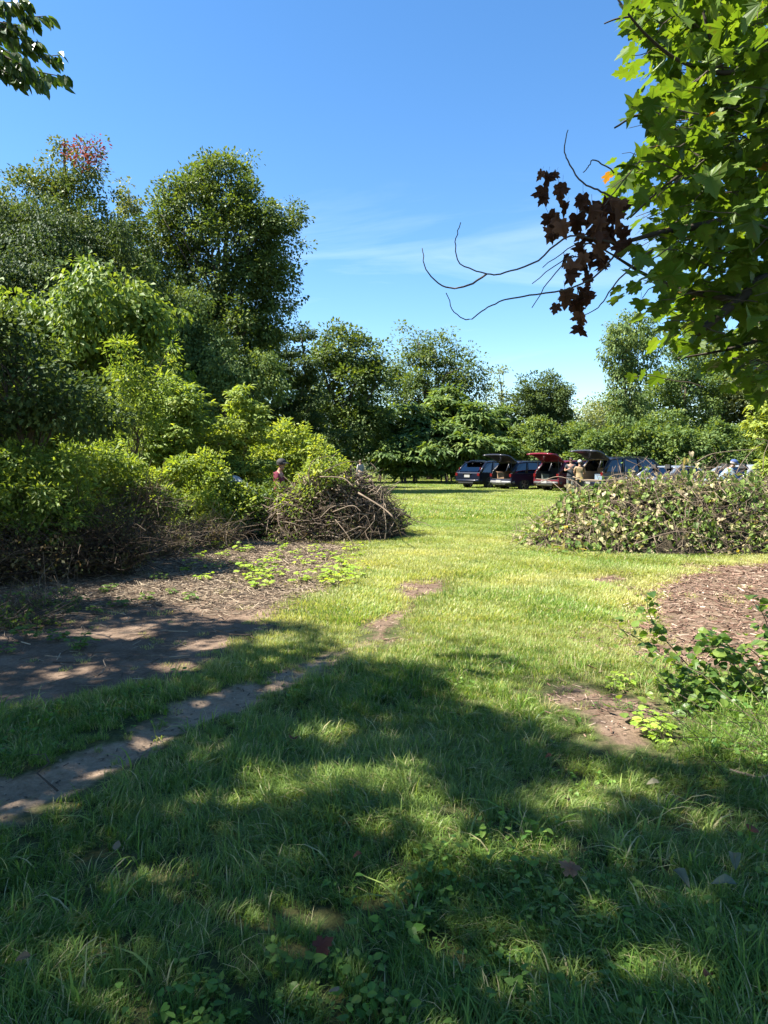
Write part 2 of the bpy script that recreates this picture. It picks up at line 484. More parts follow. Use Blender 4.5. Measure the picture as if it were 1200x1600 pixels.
def ground_z(x, y):
    """height of the built ground by looking up the grid"""
    x = np.atleast_1d(np.asarray(x, float)); y = np.atleast_1d(np.asarray(y, float))
    i = np.clip(np.searchsorted(gx, x) - 1, 0, nx - 2); j = np.clip(np.searchsorted(gy, y) - 1, 0, ny - 2)
    a = (x - gx[i]) / (gx[i + 1] - gx[i]); b = (y - gy[j]) / (gy[j + 1] - gy[j])
    H = hz.reshape(ny, nx)
    return (H[j, i] * (1 - a) + H[j, i + 1] * a) * (1 - b) + (H[j + 1, i] * (1 - a) + H[j + 1, i + 1] * a) * b
def g3(x, y): return np.array((x, y, ground_z(x, y)[0]))

E_LAWN = ((.35, (.02, .028, .01)), (.52, (.055, .062, .022)), (.68, (.14, .13, .05)))
E_PATH = ((.34, (.15, .102, .066)), (.5, (.25, .178, .12)), (.66, (.34, .252, .176)))
E_SOIL = ((.34, (.055, .037, .025)), (.5, (.12, .083, .057)), (.68, (.21, .15, .108)))
E_MULCH = ((.34, (.06, .04, .026)), (.5, (.125, .087, .058)), (.68, (.21, .155, .108)))
M_EARTH = earth_mat('earth', [(None, E_LAWN), ('ws', E_SOIL), ('wm', E_MULCH), ('wb', E_SOIL), ('wp', E_PATH)])
for k, (nm, mt_) in enumerate([('ground', M_EARTH), ('dirt_path', M_EARTH), ('bare_soil', M_EARTH), ('mulch_ground', M_EARTH)]):
    fq = GQ[cls == k]
    used, inv = np.unique(fq, return_inverse=True)
    a = Acc(); a.add(GV[used], inv.reshape(-1, 4))
    o = tag(a.build(nm, mt_, smooth=True), kind='structure')
    for an, av in (('wp', sstep(-.2, .2, mp)), ('ws', sstep(-.35, .35, ms)), ('wm', sstep(-.6, .45, mm)), ('wb', sstep(-.2, .2, mb))):
        q_ = o.data.attributes.new(an, 'FLOAT', 'POINT'); q_.data.foreach_set('value', av[used].astype(np.float32))

# ---------------------------------------------------------------- grass: tufts of blades, instanced over the lawn
def tuft(nb, rad, h0, h1, w, lean, seed, droop=.5, segs=3, dead=.12, comb=0., tmean=.42):
    r = np.random.default_rng(seed); a = Acc()
    ang = r.uniform(0, 6.283, nb); rr = rad * np.sqrt(r.uniform(0, 1, nb))
    base = np.stack([rr * np.cos(ang), rr * np.sin(ang), np.full(nb, -.004)], 1)
    az = np.where(r.uniform(0, 1, nb) < comb, r.normal(0, .55, nb), ang + r.normal(0, .9, nb)); h = r.uniform(h0, h1, nb); le = r.uniform(.15, 1, nb) * lean
    dirh = np.stack([np.cos(az), np.sin(az), np.zeros(nb)], 1); side = np.stack([-np.sin(az), np.cos(az), np.zeros(nb)], 1)
    tw = r.normal(0, .35, nb)
    side = side * np.cos(tw)[:, None] + dirh * np.sin(tw)[:, None]
    t = np.clip(r.normal(tmean, .17, nb), 0, .8); t[r.uniform(0, 1, nb) < dead] = .95
    ww = w * r.uniform(.6, 1.3, nb)
    rows = []
    for k in range(segs + 1):
        f = k / segs
        out_ = h * le * (f ** 1.7); up = h * (f - droop * le * f ** 3 * .55)
        c = base + dirh * out_[:, None] + np.array((0, 0, 1.)) * up[:, None]
        wk = ww * (1 - .9 * f ** 1.6) * .5
        if k < segs: rows += [c - side * wk[:, None], c + side * wk[:, None]]
        else: rows += [c]
    V = np.stack(rows, 1); kv = V.shape[1]
    Fc = []
    for k in range(segs - 1):
        Fc += [(2 * k, 2 * k + 1, 2 * k + 3), (2 * k, 2 * k + 3, 2 * k + 2)]
    Fc += [(2 * segs - 2, 2 * segs - 1, 2 * segs)]
    Fc = (np.array(Fc)[None] + (np.arange(nb) * kv)[:, None, None]).reshape(-1, 3)
    a.add(V.reshape(-1, 3), Fc, np.repeat(t, kv))
    return a

def weed(seed, n, rad, size, tmpl=OVAL, up=.05):
    r = np.random.default_rng(seed); a = Acc()
    ang = r.uniform(0, 6.283, n); rr = rad * np.sqrt(r.uniform(0, 1, n))
    pos = np.stack([rr * np.cos(ang), rr * np.sin(ang), r.uniform(.25, 1, n) * up], 1)
    ax = np.stack([np.cos(ang + r.normal(0, .5, n)), np.sin(ang + r.normal(0, .5, n)), r.normal(.1, .3, n)], 1)
    nh = np.stack([r.normal(0, .35, n), r.normal(0, .35, n), np.ones(n)], 1)
    s = size * r.uniform(.5, 1.2, n)
    a.leaves(tmpl, pos, ax, nh, s, s * .72, np.clip(r.normal(.5, .2, n), 0, 1))
    for p in pos: a.tube([(p[0] * .3, p[1] * .3, -.01), p], .0016, 3, .3, False)
    return a

def scatter(name, pts, rot, scl, idx, tint, meshes, mat, label, cat, tilt=None):
    """one object of stuff: a cloud of points carrying instances of a few small meshes"""
    me = bpy.data.meshes.new(name)
    me.vertices.add(len(pts)); me.vertices.foreach_set('co', np.asarray(pts, np.float32).ravel())
    for nm, ty, val in (('rot', 'FLOAT', rot), ('scl', 'FLOAT', scl), ('tint', 'FLOAT', tint), ('idx', 'INT', idx), ('tilt', 'FLOAT', tilt if tilt is not None else np.zeros(len(pts)))):
        at = me.attributes.new(nm, ty, 'POINT'); at.data.foreach_set('value', np.asarray(val, np.int32 if ty == 'INT' else np.float32))
    o = bpy.data.objects.new(name, me); COL.objects.link(o)
    me.materials.append(mat)
    ng = bpy.data.node_groups.new(name + '_scatter', 'GeometryNodeTree')
    ng.interface.new_socket('Geometry', in_out='INPUT', socket_type='NodeSocketGeometry')
    ng.interface.new_socket('Geometry', in_out='OUTPUT', socket_type='NodeSocketGeometry')
    N, L = ng.nodes, ng.links
    gi = N.new('NodeGroupInput'); go = N.new('NodeGroupOutput')
    g2i = N.new('GeometryNodeGeometryToInstance')
    for m in reversed(meshes):
        so = bpy.data.objects.new(name + '_piece', m)
        oi = N.new('GeometryNodeObjectInfo'); oi.inputs['Object'].default_value = so
        L.new(oi.outputs['Geometry'], g2i.inputs[0])
    def attr(nm, dt):
        a = N.new('GeometryNodeInputNamedAttribute'); a.data_type = dt; a.inputs['Name'].default_value = nm
        return [s for s in a.outputs if s.enabled and s.name == 'Attribute'][0]
    ip = N.new('GeometryNodeInstanceOnPoints')
    L.new(gi.outputs[0], ip.inputs['Points']); L.new(g2i.outputs[0], ip.inputs['Instance'])
    ip.inputs['Pick Instance'].default_value = True
    L.new(attr('idx', 'INT'), ip.inputs['Instance Index'])
    cx = N.new('ShaderNodeCombineXYZ'); L.new(attr('rot', 'FLOAT'), cx.inputs['Z']); L.new(attr('tilt', 'FLOAT'), cx.inputs['X'])
    L.new(cx.outputs[0], ip.inputs['Rotation'])
    L.new(attr('scl', 'FLOAT'), ip.inputs['Scale'])
    L.new(ip.outputs[0], go.inputs[0])
    md = o.modifiers.new('scatter', 'NODES'); md.node_group = ng
    tag(o, label, cat, kind='stuff')
    return o

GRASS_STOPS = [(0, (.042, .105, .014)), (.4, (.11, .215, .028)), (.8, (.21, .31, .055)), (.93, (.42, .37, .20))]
M_GRASS = leaf_mat('grass_blade', GRASS_STOPS, trans=.42, rough=.45, spec=.28, tgain=(1.45, 1.35, .6), inst_mix=(.43, .41, .17))
M_WEED = leaf_mat('weed_leaf', [(0, (.045, .11, .02)), (.5, (.09, .19, .03)), (1, (.17, .28, .05))], trans=.4, rough=.45, inst_mix=(.2, .22, .06))

def in_view(x, y, mg=.12):
    return (np.abs(x) < (.541 + mg) * y + 1.2)
def blades(n, x0, x1, y0, y1):
    return RNG.uniform(x0, x1, n), RNG.uniform(y0, y1, n)
def lawn_density(x, y):
    a, b, c, d = masks(x, y)
    return 1 - .985 * np.clip(np.max([sstep(-.28, .12, a), sstep(-.45, .25, b), sstep(-.6, .45, c), .97 * sstep(-.42, .02, d)], 0), 0, 1)

def place_tufts(n, x0, x1, y0, y1, dens_pow=1.):
    x, y = blades(n, x0, x1, y0, y1)
    k = in_view(x, y); x, y = x[k], y[k]
    d = lawn_density(x, y) * np.clip(.82 + .35 * wav(x, y, 2.3, .8), .3, 1)
    k = RNG.uniform(0, 1, len(x)) < d ** dens_pow
    return x[k], y[k], d[k]

# long grass of the shaded foreground; its lower tint carries the shade's deep green
long_m = [tuft(48, .08, .05, .19, .0066, 1.3, 100 + i, .95, 3, .06, .6, .30).mesh('grass_tuft', M_GRASS) for i in range(7)]
short_m = [tuft(44, .10, .025, .07, .0058, .8, 200 + i, .4, 2, .20).mesh('grass_tuft', M_GRASS) for i in range(6)]
mid_m = [tuft(70, .26, .04, .085, .013, .8, 300 + i, .4, 2, .16).mesh('grass_tuft', M_GRASS) for i in range(5)]
far_m = [tuft(170, .75, .06, .13, .03, .8, 400 + i, .4, 2, .12).mesh('grass_tuft', M_GRASS) for i in range(5)]

x, y, d = place_tufts(34000, -6, 6, .9, 7.2)
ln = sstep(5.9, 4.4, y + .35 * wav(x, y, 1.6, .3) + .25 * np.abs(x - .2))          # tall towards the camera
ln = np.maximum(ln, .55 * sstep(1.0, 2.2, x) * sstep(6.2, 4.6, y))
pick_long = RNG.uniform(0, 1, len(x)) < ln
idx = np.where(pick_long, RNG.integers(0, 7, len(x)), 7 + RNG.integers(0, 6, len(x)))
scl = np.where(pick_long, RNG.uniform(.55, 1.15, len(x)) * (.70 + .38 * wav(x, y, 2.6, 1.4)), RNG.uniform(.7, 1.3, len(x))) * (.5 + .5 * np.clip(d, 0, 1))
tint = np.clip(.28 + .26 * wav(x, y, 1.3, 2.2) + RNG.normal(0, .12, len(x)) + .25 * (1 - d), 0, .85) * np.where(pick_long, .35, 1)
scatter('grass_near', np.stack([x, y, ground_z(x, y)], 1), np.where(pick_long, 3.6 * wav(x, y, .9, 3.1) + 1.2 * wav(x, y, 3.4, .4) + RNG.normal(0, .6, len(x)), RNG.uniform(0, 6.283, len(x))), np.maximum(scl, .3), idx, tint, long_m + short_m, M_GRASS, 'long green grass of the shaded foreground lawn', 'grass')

x, y, d = place_tufts(38000, -6, 12, 7.0, 20)
k = ~((x < -1.5) & (y > 14.5)); x, y, d = x[k], y[k], d[k]
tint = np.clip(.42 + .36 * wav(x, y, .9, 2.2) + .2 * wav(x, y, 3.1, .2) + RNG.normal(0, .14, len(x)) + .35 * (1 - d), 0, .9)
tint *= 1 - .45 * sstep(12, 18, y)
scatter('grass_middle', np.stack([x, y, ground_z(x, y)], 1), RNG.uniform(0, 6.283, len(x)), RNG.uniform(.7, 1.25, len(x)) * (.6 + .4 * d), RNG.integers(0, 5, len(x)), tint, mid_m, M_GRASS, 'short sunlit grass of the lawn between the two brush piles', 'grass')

x, y = blades(52000, -48, 52, 19.5, 95)
k = in_view(x, y, .06) ; x, y = x[k], y[k]
tint = np.clip(.28 + .2 * wav(x, y, .35, 2.2) + RNG.normal(0, .1, len(x)), 0, .8)
scatter('grass_far', np.stack([x, y, ground_z(x, y)], 1), RNG.uniform(0, 6.283, len(x)), RNG.uniform(.7, 1.3, len(x)), RNG.integers(0, 5, len(x)), tint, far_m, M_GRASS, 'far field grass reaching from the cars to the trees', 'grass')

# coarser sprawling blades and dead thatch that break up the long grass
wild_m = [tuft(8, .05, .07, .19, .009, 1.6, 450 + i, 1., 4, .16, .5, .5).mesh('grass_tuft', M_GRASS) for i in range(6)] + [tuft(14, .09, .05, .15, .004, 1.8, 460 + i, 1., 3, 1.).mesh('grass_tuft', M_GRASS) for i in range(3)]
x, y = blades(3800, -4, 4.5, 1.0, 5.6)
k = in_view(x, y); x, y = x[k], y[k]; d = lawn_density(x, y) * np.clip(.5 + .6 * wav(x, y, 2.2, 7.), 0.05, 1)
k = RNG.uniform(0, 1, len(x)) < d; x, y = x[k], y[k]
scatter('coarse_grass', np.stack([x, y, ground_z(x, y)], 1), RNG.uniform(0, 6.283, len(x)), RNG.uniform(.5, 1.1, len(x)), RNG.integers(0, 9, len(x)), np.clip(RNG.normal(.12, .15, len(x)), 0, .6), wild_m, M_GRASS, 'coarse sprawling grass and dead blades scattered in the foreground lawn', 'grass')
# broad-leaved weeds among the long grass
weed_m = ([weed(500 + i, 9, .06, .03, OVAL, .08).mesh('weed', M_WEED) for i in range(3)] + [weed(510 + i, 9, .07, .028, HEART, .09).mesh('weed', M_WEED) for i in range(3)]
          + [weed(520 + i, 26, .09, .016, OVAL, .06).mesh('weed', M_WEED) for i in range(2)])
x, y = blades(8000, -3.5, 4.5, 1.0, 5.6)
k = in_view(x, y); x, y = x[k], y[k]
d = lawn_density(x, y) * sstep(.05, .75, wav(x, y, 1.5, 5.) + .75 * sstep(3.4, 1.6, y) + .5 * sstep(.9, 2.2, x) )
k = RNG.uniform(0, 1, len(x)) < .7 * d; x, y = x[k], y[k]
scatter('ground_weeds', np.stack([x, y, ground_z(x, y)], 1), RNG.uniform(0, 6.283, len(x)), RNG.uniform(.5, 1.25, len(x)), RNG.integers(0, 8, len(x)), np.clip(RNG.normal(.1, .2, len(x)), 0, .7), weed_m, M_WEED, 'broad-leaved weeds growing among the long foreground grass', 'weeds')

# ---------------------------------------------------------------- litter on the bare ground
M_CHIP = tint_mat('wood_chip', [(0, (.08, .042, .027)), (.35, (.11, .062, .042)), (.7, (.22, .145, .105)), (1, (.42, .33, .25))])
M_STRAW = tint_mat('dry_stem', [(0, (.04, .028, .02)), (.45, (.13, .095, .065)), (1, (.33, .265, .185))])
M_STRAW_L = tint_mat('pale_straw', [(0, (.07, .05, .035)), (.45, (.20, .15, .10)), (1, (.42, .34, .24))])
def litter(name, poly_fn, n, x0, x1, y0, y1, lmin, lmax, w, mat, label, cat, up=.012):
    x, y = blades(n, x0, x1, y0, y1)
    k = RNG.uniform(0, 1, len(x)) < poly_fn(x, y); x, y = x[k], y[k]; n = len(x)
    a = Acc(); ang = RNG.uniform(0, 6.283, n); l = RNG.uniform(lmin, lmax, n)
    pos = np.stack([x, y, ground_z(x, y) + RNG.uniform(.002, up, n)], 1)
    ax = np.stack([np.cos(ang), np.sin(ang), RNG.normal(.03, .16, n)], 1)
    nh = np.stack([RNG.normal(0, .5, n), RNG.normal(0, .5, n), np.ones(n)], 1)
    CH = tm([(-.5, 0, 0), (.5, 0, 0), (.5, 1, 0), (-.5, 1, 0), (-.5, 0, -.03), (.5, 0, -.03), (.5, 1, -.03), (-.5, 1, -.03)], [(0, 1, 2), (0, 2, 3), (0, 4, 5), (0, 5, 1), (1, 5, 6), (1, 6, 2), (3, 7, 4), (3, 4, 0)])
    a.leaves(CH, pos, ax, nh, l, w * RNG.uniform(.6, 1.5, n), np.clip(RNG.normal(.45, .25, n), 0, 1))
    tag(a.build(name, mat), label, cat, kind='stuff')
f_m = lambda x, y: sstep(-1.1, .4, masks(x, y)[2])
litter('wood_chips', f_m, 26000, 1.4, 8.5, 5.0, 12.8, .015, .11, .012, M_CHIP, 'reddish brown wood chips and leaf litter on the bare patch', 'wood chips', .02)
def f_s(x, y):
    s = masks(x, y)[1]
    return sstep(-.35, .15, s) * (.12 + .88 * sstep(6.8, 9.0, y + .6 * wav(x, y, 1.3)))
litter('dry_stems', f_s, 30000, -9, .5, 3.8, 15, .03, .22, .0065, M_STRAW, 'dry straw and broken stems strewn over the bare soil', 'straw', .03)
def f_u(x, y):
    s = masks(x, y)[1]
    return sstep(-.5, .15, s) * sstep(7.2, 8.6, y + .5 * wav(x, y, 1.3))
litter('straw_litter', f_u, 26000, -4.6, .4, 7.2, 14.2, .02, .16, .006, M_STRAW_L, 'pale straw and chopped stalks on the sunny soil by the stick pile', 'straw', .03)
f_p = lambda x, y: sstep(-.3, .05, masks(x, y)[3])
litter('dry_thatch', f_p, 9000, -1, 3.5, 4, 10, .015, .07, .006, M_CHIP, 'brown dead thatch on the worn patches of lawn', 'thatch', .018)
f_pp = lambda x, y: .8 * sstep(-.1, .1, masks(x, y)[0])
litter('path_crumbs', f_pp, 16000, -5, .5, 2, 7.5, .005, .035, .007, M_STRAW, 'small crumbs and stem bits on the dirt path', 'debris', .008)

# ---------------------------------------------------------------- leaves of the trees and shrubs
def lm(name, a, b, c, trans=.34, **k): return leaf_mat(name, [(0, a), (.5, b), (.86, c)], trans=trans, **k)
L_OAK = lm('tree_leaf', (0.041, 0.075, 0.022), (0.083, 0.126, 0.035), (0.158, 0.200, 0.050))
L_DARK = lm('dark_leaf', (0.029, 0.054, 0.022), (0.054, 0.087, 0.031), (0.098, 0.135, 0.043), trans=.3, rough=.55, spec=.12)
L_VINE = lm('vine_leaf', (0.047, 0.087, 0.029), (0.092, 0.144, 0.043), (0.182, 0.232, 0.065), trans=.34, rough=.55, spec=.14)
L_SUMAC = lm('sumac_leaf', (0.050, 0.092, 0.026), (0.099, 0.157, 0.039), (0.184, 0.241, 0.060), trans=.36)
L_LIME = lm('lime_leaf', (0.091, 0.153, 0.032), (0.190, 0.253, 0.051), (0.334, 0.372, 0.086), trans=.45)
L_DOME = lm('dome_vine_leaf', (.045, .095, .02), (.095, .155, .03), (.19, .25, .06), trans=.38, rough=.5, spec=.18)
L_PALE = lm('pale_leaf', (0.080, 0.109, 0.050), (0.135, 0.167, 0.071), (0.221, 0.245, 0.107), trans=.38)
L_RED = leaf_mat('reddening_leaf', [(0, (.040, .081, .018)), (.45, (.085, .14, .028)), (.74, (.17, .21, .04)), (.8, (.13, .05, .035)), (1, (.26, .065, .065))], trans=.34, tgain=(1.3, 1.0, .7))

def rdir(n, rng):
    return unit(rng.normal(0, 1, (n, 3)))

def LB(px, py, d, rx, ry, k=1.):
    """a lobe of a crown: pixel centre, distance, half width and half height in pixels; k = depth against width"""
    c = P(px, py, d); s = d / F
    return (c, np.array((rx * s, rx * s * k, ry * s)))

def lumpy(u, seed, amp):
    a = np.arctan2(u[:, 1], u[:, 0]); b = u[:, 2]
    return 1 + amp * (np.sin(3 * a + 5 * b + seed) * .5 + np.sin(5 * a - 7 * b + 2.3 * seed) * .35 + np.sin(9 * a + 8 * b + 1.1 * seed) * .25)

def clump_centres(lobes, spacing, rng, seed, inner=.45, amp=.22):
    C = []; O = []
    for i, (c, r) in enumerate(lobes):
        area = 4 * math.pi * ((r[0] * r[1]) ** 1.6 / 3 + (r[0] * r[2]) ** 1.6 / 3 + (r[1] * r[2]) ** 1.6 / 3) ** (1 / 1.6)
        n = max(6, int(1.5 * area / spacing ** 2))
        if r.min() > 1.7 * spacing:                              # billows: clumps sit on smaller lobes over the lobe
            ns = int(np.clip(9 * (area / 4 / math.pi) / r.max() ** 2 + 6, 8, 18))
            su = rdir(ns, rng); sc = c + su * r * (lumpy(su, seed + i * 1.7, amp) * .74)[:, None]; sr = r.mean() * rng.uniform(.24, .46, ns)
            j = rng.choice(ns, n, p=sr ** 2 / (sr ** 2).sum()); u = rdir(n, rng)
            u[:, 2] = np.where(rng.uniform(0, 1, n) < .6, np.abs(u[:, 2]), u[:, 2]); flip = ((u * su[j]).sum(1) < -.3); u[flip] *= -1
            k = (inner + (1 - inner) * rng.uniform(0, 1, n) ** .45)
            C.append(sc[j] + u * (sr[j] * k)[:, None]); O.append(unit(u + .5 * su[j]))
            m = n // 3; u = rdir(m, rng); C.append(c + u * r * (.62 * rng.uniform(.3, 1, m) ** .4)[:, None]); O.append(u)
            continue
        u = rdir(n, rng)
        k = lumpy(u, seed + i * 1.7, amp) * (inner + (1 - inner) * rng.uniform(0, 1, n) ** .45)
        C.append(c + u * r * k[:, None]); O.append(u)
    C = np.vstack(C); O = np.vstack(O)
    j = rng.choice(len(C), max(2, int(.10 * len(C))), replace=False)           # sprays that stand out of the outline
    C[j] += O[j] * (np.min([q[1].min() for q in lobes]) * rng.uniform(.2, .6, (len(j), 1))) + np.array((0, 0, .12 * spacing))
    return C, O

def crown_leaves(acc, C, O, rc, nl, ln, wd, rng, tmpl=RHOMB, style='tree', tb=.45, flat=.6, tfun=None):
    M = len(C)
    nk = np.maximum(3, rng.poisson(nl, M)); ci = np.repeat(np.arange(M), nk); n = len(ci)
    rcs = rc * rng.uniform(.65, 1.3, M)[ci]
    u = rdir(n, rng); 
    if style == 'umbrella':
        u[:, 2] = np.abs(u[:, 2]) * .6
    off = u * (rng.uniform(0, 1, n) ** .42 * rcs)[:, None] * np.array((1, 1, flat))
    if style == 'droop': off[:, 2] -= .55 * np.abs(rng.normal(0, 1, n)) * rcs
    pos = C[ci] + off
    o = O[ci]
    if style == 'umbrella':
        ax = unit(u * np.array((1, 1, .3)) + .25 * o + np.array((0, 0, -.15)) + rng.normal(0, .25, (n, 3)))
        nh = unit(np.array((0, 0, 1.)) + .3 * o + rng.normal(0, .3, (n, 3)))
    elif style == 'droop':
        ax = unit(.5 * u + .4 * o + np.array((0, 0, -1.0)) + rng.normal(0, .4, (n, 3)))
        nh = unit(np.array((0, 0, .35)) + .9 * o + rng.normal(0, .5, (n, 3)))
    else:
        ax = unit(u + .6 * o + np.array((0, 0, -.35)) + rng.normal(0, .5, (n, 3)))
        nh = unit(np.array((0, 0, 1.)) + .5 * o + rng.normal(0, .55, (n, 3)))
    t = np.clip(tb + .13 * rng.normal(0, 1, M)[ci] + .13 * rng.normal(0, 1, n), 0, .86)
    if tfun is not None: t = tfun(pos, t)
    s = rng.uniform(.55, 1.4, n)
    acc.leaves(tmpl, pos, ax, nh, ln * s, wd * s, t)

def branch_path(a, b, rng, wob=.08, sag=0., n=7):
    a = np.asarray(a, float); b = np.asarray(b, float); L = np.linalg.norm(b - a)
    k = np.linspace(0, 1, n)[:, None]
    p = a + (b - a) * k
    w = rng.normal(0, wob * L, (n, 3)) * np.sin(k * math.pi)
    w = (w + np.roll(w, 1, 0)) / 2; w[0] = 0; w[-1] = 0
    p = p + w; p[:, 2] += sag * L * np.sin(k[:, 0] * math.pi)
    return p

def tree(name, label, cat, base, lobes, leaf, mat, spacing, rc, nl, tr=.18, style='tree', tmpl=RHOMB, seed=1, group=None, inner=.45, amp=.22, tb=.45, nlimb=16, flat=.6, wk=.62, tfun=None, stems=1, crown='crown', gap=0.):
    rng = np.random.default_rng(seed)
    gz = float(ground_z(base[0], base[1])[0])
    root = empty(name, (base[0], base[1], gz)); tag(root, label, cat, group)
    off = np.array((base[0], base[1], gz))
    C, O = clump_centres(lobes, spacing, rng, seed, inner, amp)
    if gap: 
        k = rng.uniform(0, 1, len(C)) > gap; C, O = C[k], O[k]
    k = C[:, 2] > .15; C, O = C[k], O[k]
    a = Acc(); crown_leaves(a, C - off, O, rc, nl, leaf, leaf * wk, rng, tmpl, style, tb, flat, (lambda p, t: tfun(p + off, t)) if tfun else None)
    a.build(crown, mat, root)
    top = max(lobes, key=lambda q: q[0][2]); mid = np.mean([q[0] for q in lobes], 0)
    w = Acc()
    for s in range(stems):
        b0 = np.array((rng.normal(0, .25) * (stems > 1), rng.normal(0, .25) * (stems > 1), -.1))
        tp = (top[0] if s == 0 else lobes[s % len(lobes)][0]) + np.array((0, 0, top[1][2] * .45)) - off
        m = (mid - off) * np.array((.6, .6, .0)) + np.array((0, 0, max(.3, (mid - off)[2] * .6)))
        path = smooth_path([b0, b0 * .6 + m * .4, m, (m + tp) / 2 + rng.normal(0, .04, 3) * tp[2], tp], 4)
        rr = tr * np.linspace(1, .12, len(path)) ** .9 / (1 if stems == 1 else 1.5); rr[0] *= 1.35
        w.tube(path, rr, 8, .4)
        sel = rng.choice(len(C), min(len(C), nlimb), replace=False)
        for q in sel:
            e = C[q] - off
            zz = np.clip(e[2] * rng.uniform(.45, .85), path[0][2] + .2, path[-1][2])
            kk = int(np.argmin(abs(path[:, 2] - zz)))
            w.tube(branch_path(path[kk], e, rng, .05, .06), rr[kk] * .5 * np.linspace(1, .12, 7), 5, .42)
    w.build('trunk', BARK, root, True)
    return root

# ---------------------------------------------------------------- trees of the left grove
def red_top(pos, t):
    q = to_px(pos); k = ((q[:, 0] - 138) / 38) ** 2 + ((q[:, 1] - 232) / 30) ** 2 < 1 + .4 * np.sin(pos[:, 2] * 9)
    return np.where(k & (np.sin(pos[:, 0] * 91 + pos[:, 2] * 57) > -.4), .8 + .25 * t, np.minimum(t, .72))
def bx_(px, d): return (P(px, 722, d)[0], d)
GRV = 'trees of the left grove'
tree('tall_tree', 'tall tree with reddening leaves at its tip, farthest left in the grove', 'tree', bx_(95, 34),
     [LB(105, 285, 34, 42, 55), LB(135, 258, 34, 26, 36), LB(75, 340, 34, 72, 62), LB(140, 345, 34, 55, 70), LB(10, 370, 34, 60, 70), LB(100, 470, 34, 110, 110), LB(100, 225, 34, 13, 18)], .15, L_RED, .8, .5, 42, .3, seed=3, group=GRV, tfun=red_top, amp=.34, nlimb=30, gap=.15)
tree('vine_covered_tree', 'dark tree smothered in vines in front of the red-tipped tree', 'tree', bx_(70, 30),
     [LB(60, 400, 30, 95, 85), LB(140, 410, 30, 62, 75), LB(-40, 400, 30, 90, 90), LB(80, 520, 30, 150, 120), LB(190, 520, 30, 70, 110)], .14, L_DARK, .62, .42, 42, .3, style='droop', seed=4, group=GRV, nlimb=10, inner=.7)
tree('slender_tree', 'slender pointed tree top between the two tallest trees', 'tree', bx_(205, 39),
     [LB(203, 310, 39, 16, 28), LB(205, 360, 39, 30, 50), LB(210, 450, 39, 40, 80)], .16, L_PALE, .7, .4, 34, .16, seed=5, group=GRV, amp=.3)
tree('great_tree', 'tallest broad tree with a sunlit rounded crown right of the grove', 'tree', bx_(345, 36),
     [LB(362, 300, 36, 52, 52), LB(300, 330, 36, 58, 50), LB(262, 365, 36, 42, 55), LB(410, 350, 36, 52, 58), LB(425, 410, 36, 42, 62), LB(350, 400, 36, 85, 75), LB(275, 450, 36, 62, 70), LB(405, 480, 36, 42, 62), LB(340, 530, 36, 95, 90), LB(400, 570, 36, 50, 80)], .16, L_OAK, .78, .52, 54, .38, seed=6, group=GRV, amp=.32, nlimb=50, gap=.08)
tree('ivy_tree', 'pale vine-hung tree filling the grove below the tallest crown', 'tree', bx_(250, 32),
     [LB(225, 420, 32, 36, 45), LB(260, 480, 32, 55, 62), LB(330, 545, 32, 52, 80), LB(270, 590, 32, 90, 100), LB(385, 600, 32, 52, 80), LB(305, 480, 32, 20, 45)], .13, L_VINE, .6, .42, 40, .22, style='droop', seed=7, group=GRV, inner=.72, nlimb=8)
tree('dark_spreading_tree', 'dark tree with flat spreading boughs at the right end of the grove', 'tree', bx_(430, 42),
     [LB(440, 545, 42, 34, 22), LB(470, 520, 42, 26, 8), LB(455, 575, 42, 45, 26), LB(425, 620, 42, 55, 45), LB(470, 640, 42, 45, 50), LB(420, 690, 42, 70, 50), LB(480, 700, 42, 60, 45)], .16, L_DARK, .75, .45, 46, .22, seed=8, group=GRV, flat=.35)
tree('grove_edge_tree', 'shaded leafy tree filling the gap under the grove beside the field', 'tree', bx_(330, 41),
     [LB(300, 660, 41, 90, 70), LB(390, 680, 41, 70, 60), LB(220, 660, 41, 90, 80), LB(100, 640, 41, 90, 100), LB(0, 640, 41, 90, 100)], .17, L_DARK, .95, .55, 46, .22, seed=9, group=GRV)

# ---------------------------------------------------------------- trees behind the field
BCK = 'trees behind the field'
tree('leafy_tree', 'full green tree just right of the grove behind the field', 'tree', bx_(545, 52),
     [LB(530, 545, 52, 34, 38), LB(565, 560, 52, 34, 34), LB(505, 590, 52, 34, 45), LB(560, 620, 52, 52, 50), LB(520, 660, 52, 50, 50), LB(580, 680, 52, 40, 45), LB(510, 530, 52, 13, 18)], .24, L_OAK, 1.1, .78, 60, .3, seed=12, group=BCK, amp=.34, nlimb=30, gap=.04)
tree('airy_tree', 'high airy tree with sky showing between its boughs behind the sumacs', 'tree', bx_(672, 62),
     [LB(655, 550, 62, 36, 34), LB(690, 550, 62, 32, 32), LB(630, 585, 62, 30, 38), LB(725, 580, 62, 32, 34), LB(675, 610, 62, 68, 50), LB(735, 615, 62, 28, 30), LB(615, 640, 62, 38, 50)], .22, L_OAK, 1.3, .8, 52, .32, seed=13, group=BCK, amp=.3, nlimb=40)
tree('slim_tree', 'slim wispy tree between the airy tree and the round tree', 'tree', bx_(780, 66),
     [LB(780, 595, 66, 16, 24), LB(775, 630, 66, 24, 32), LB(785, 665, 66, 30, 40)], .22, L_PALE, 1.3, .7, 30, .18, seed=14, group=BCK, amp=.35, gap=.1)
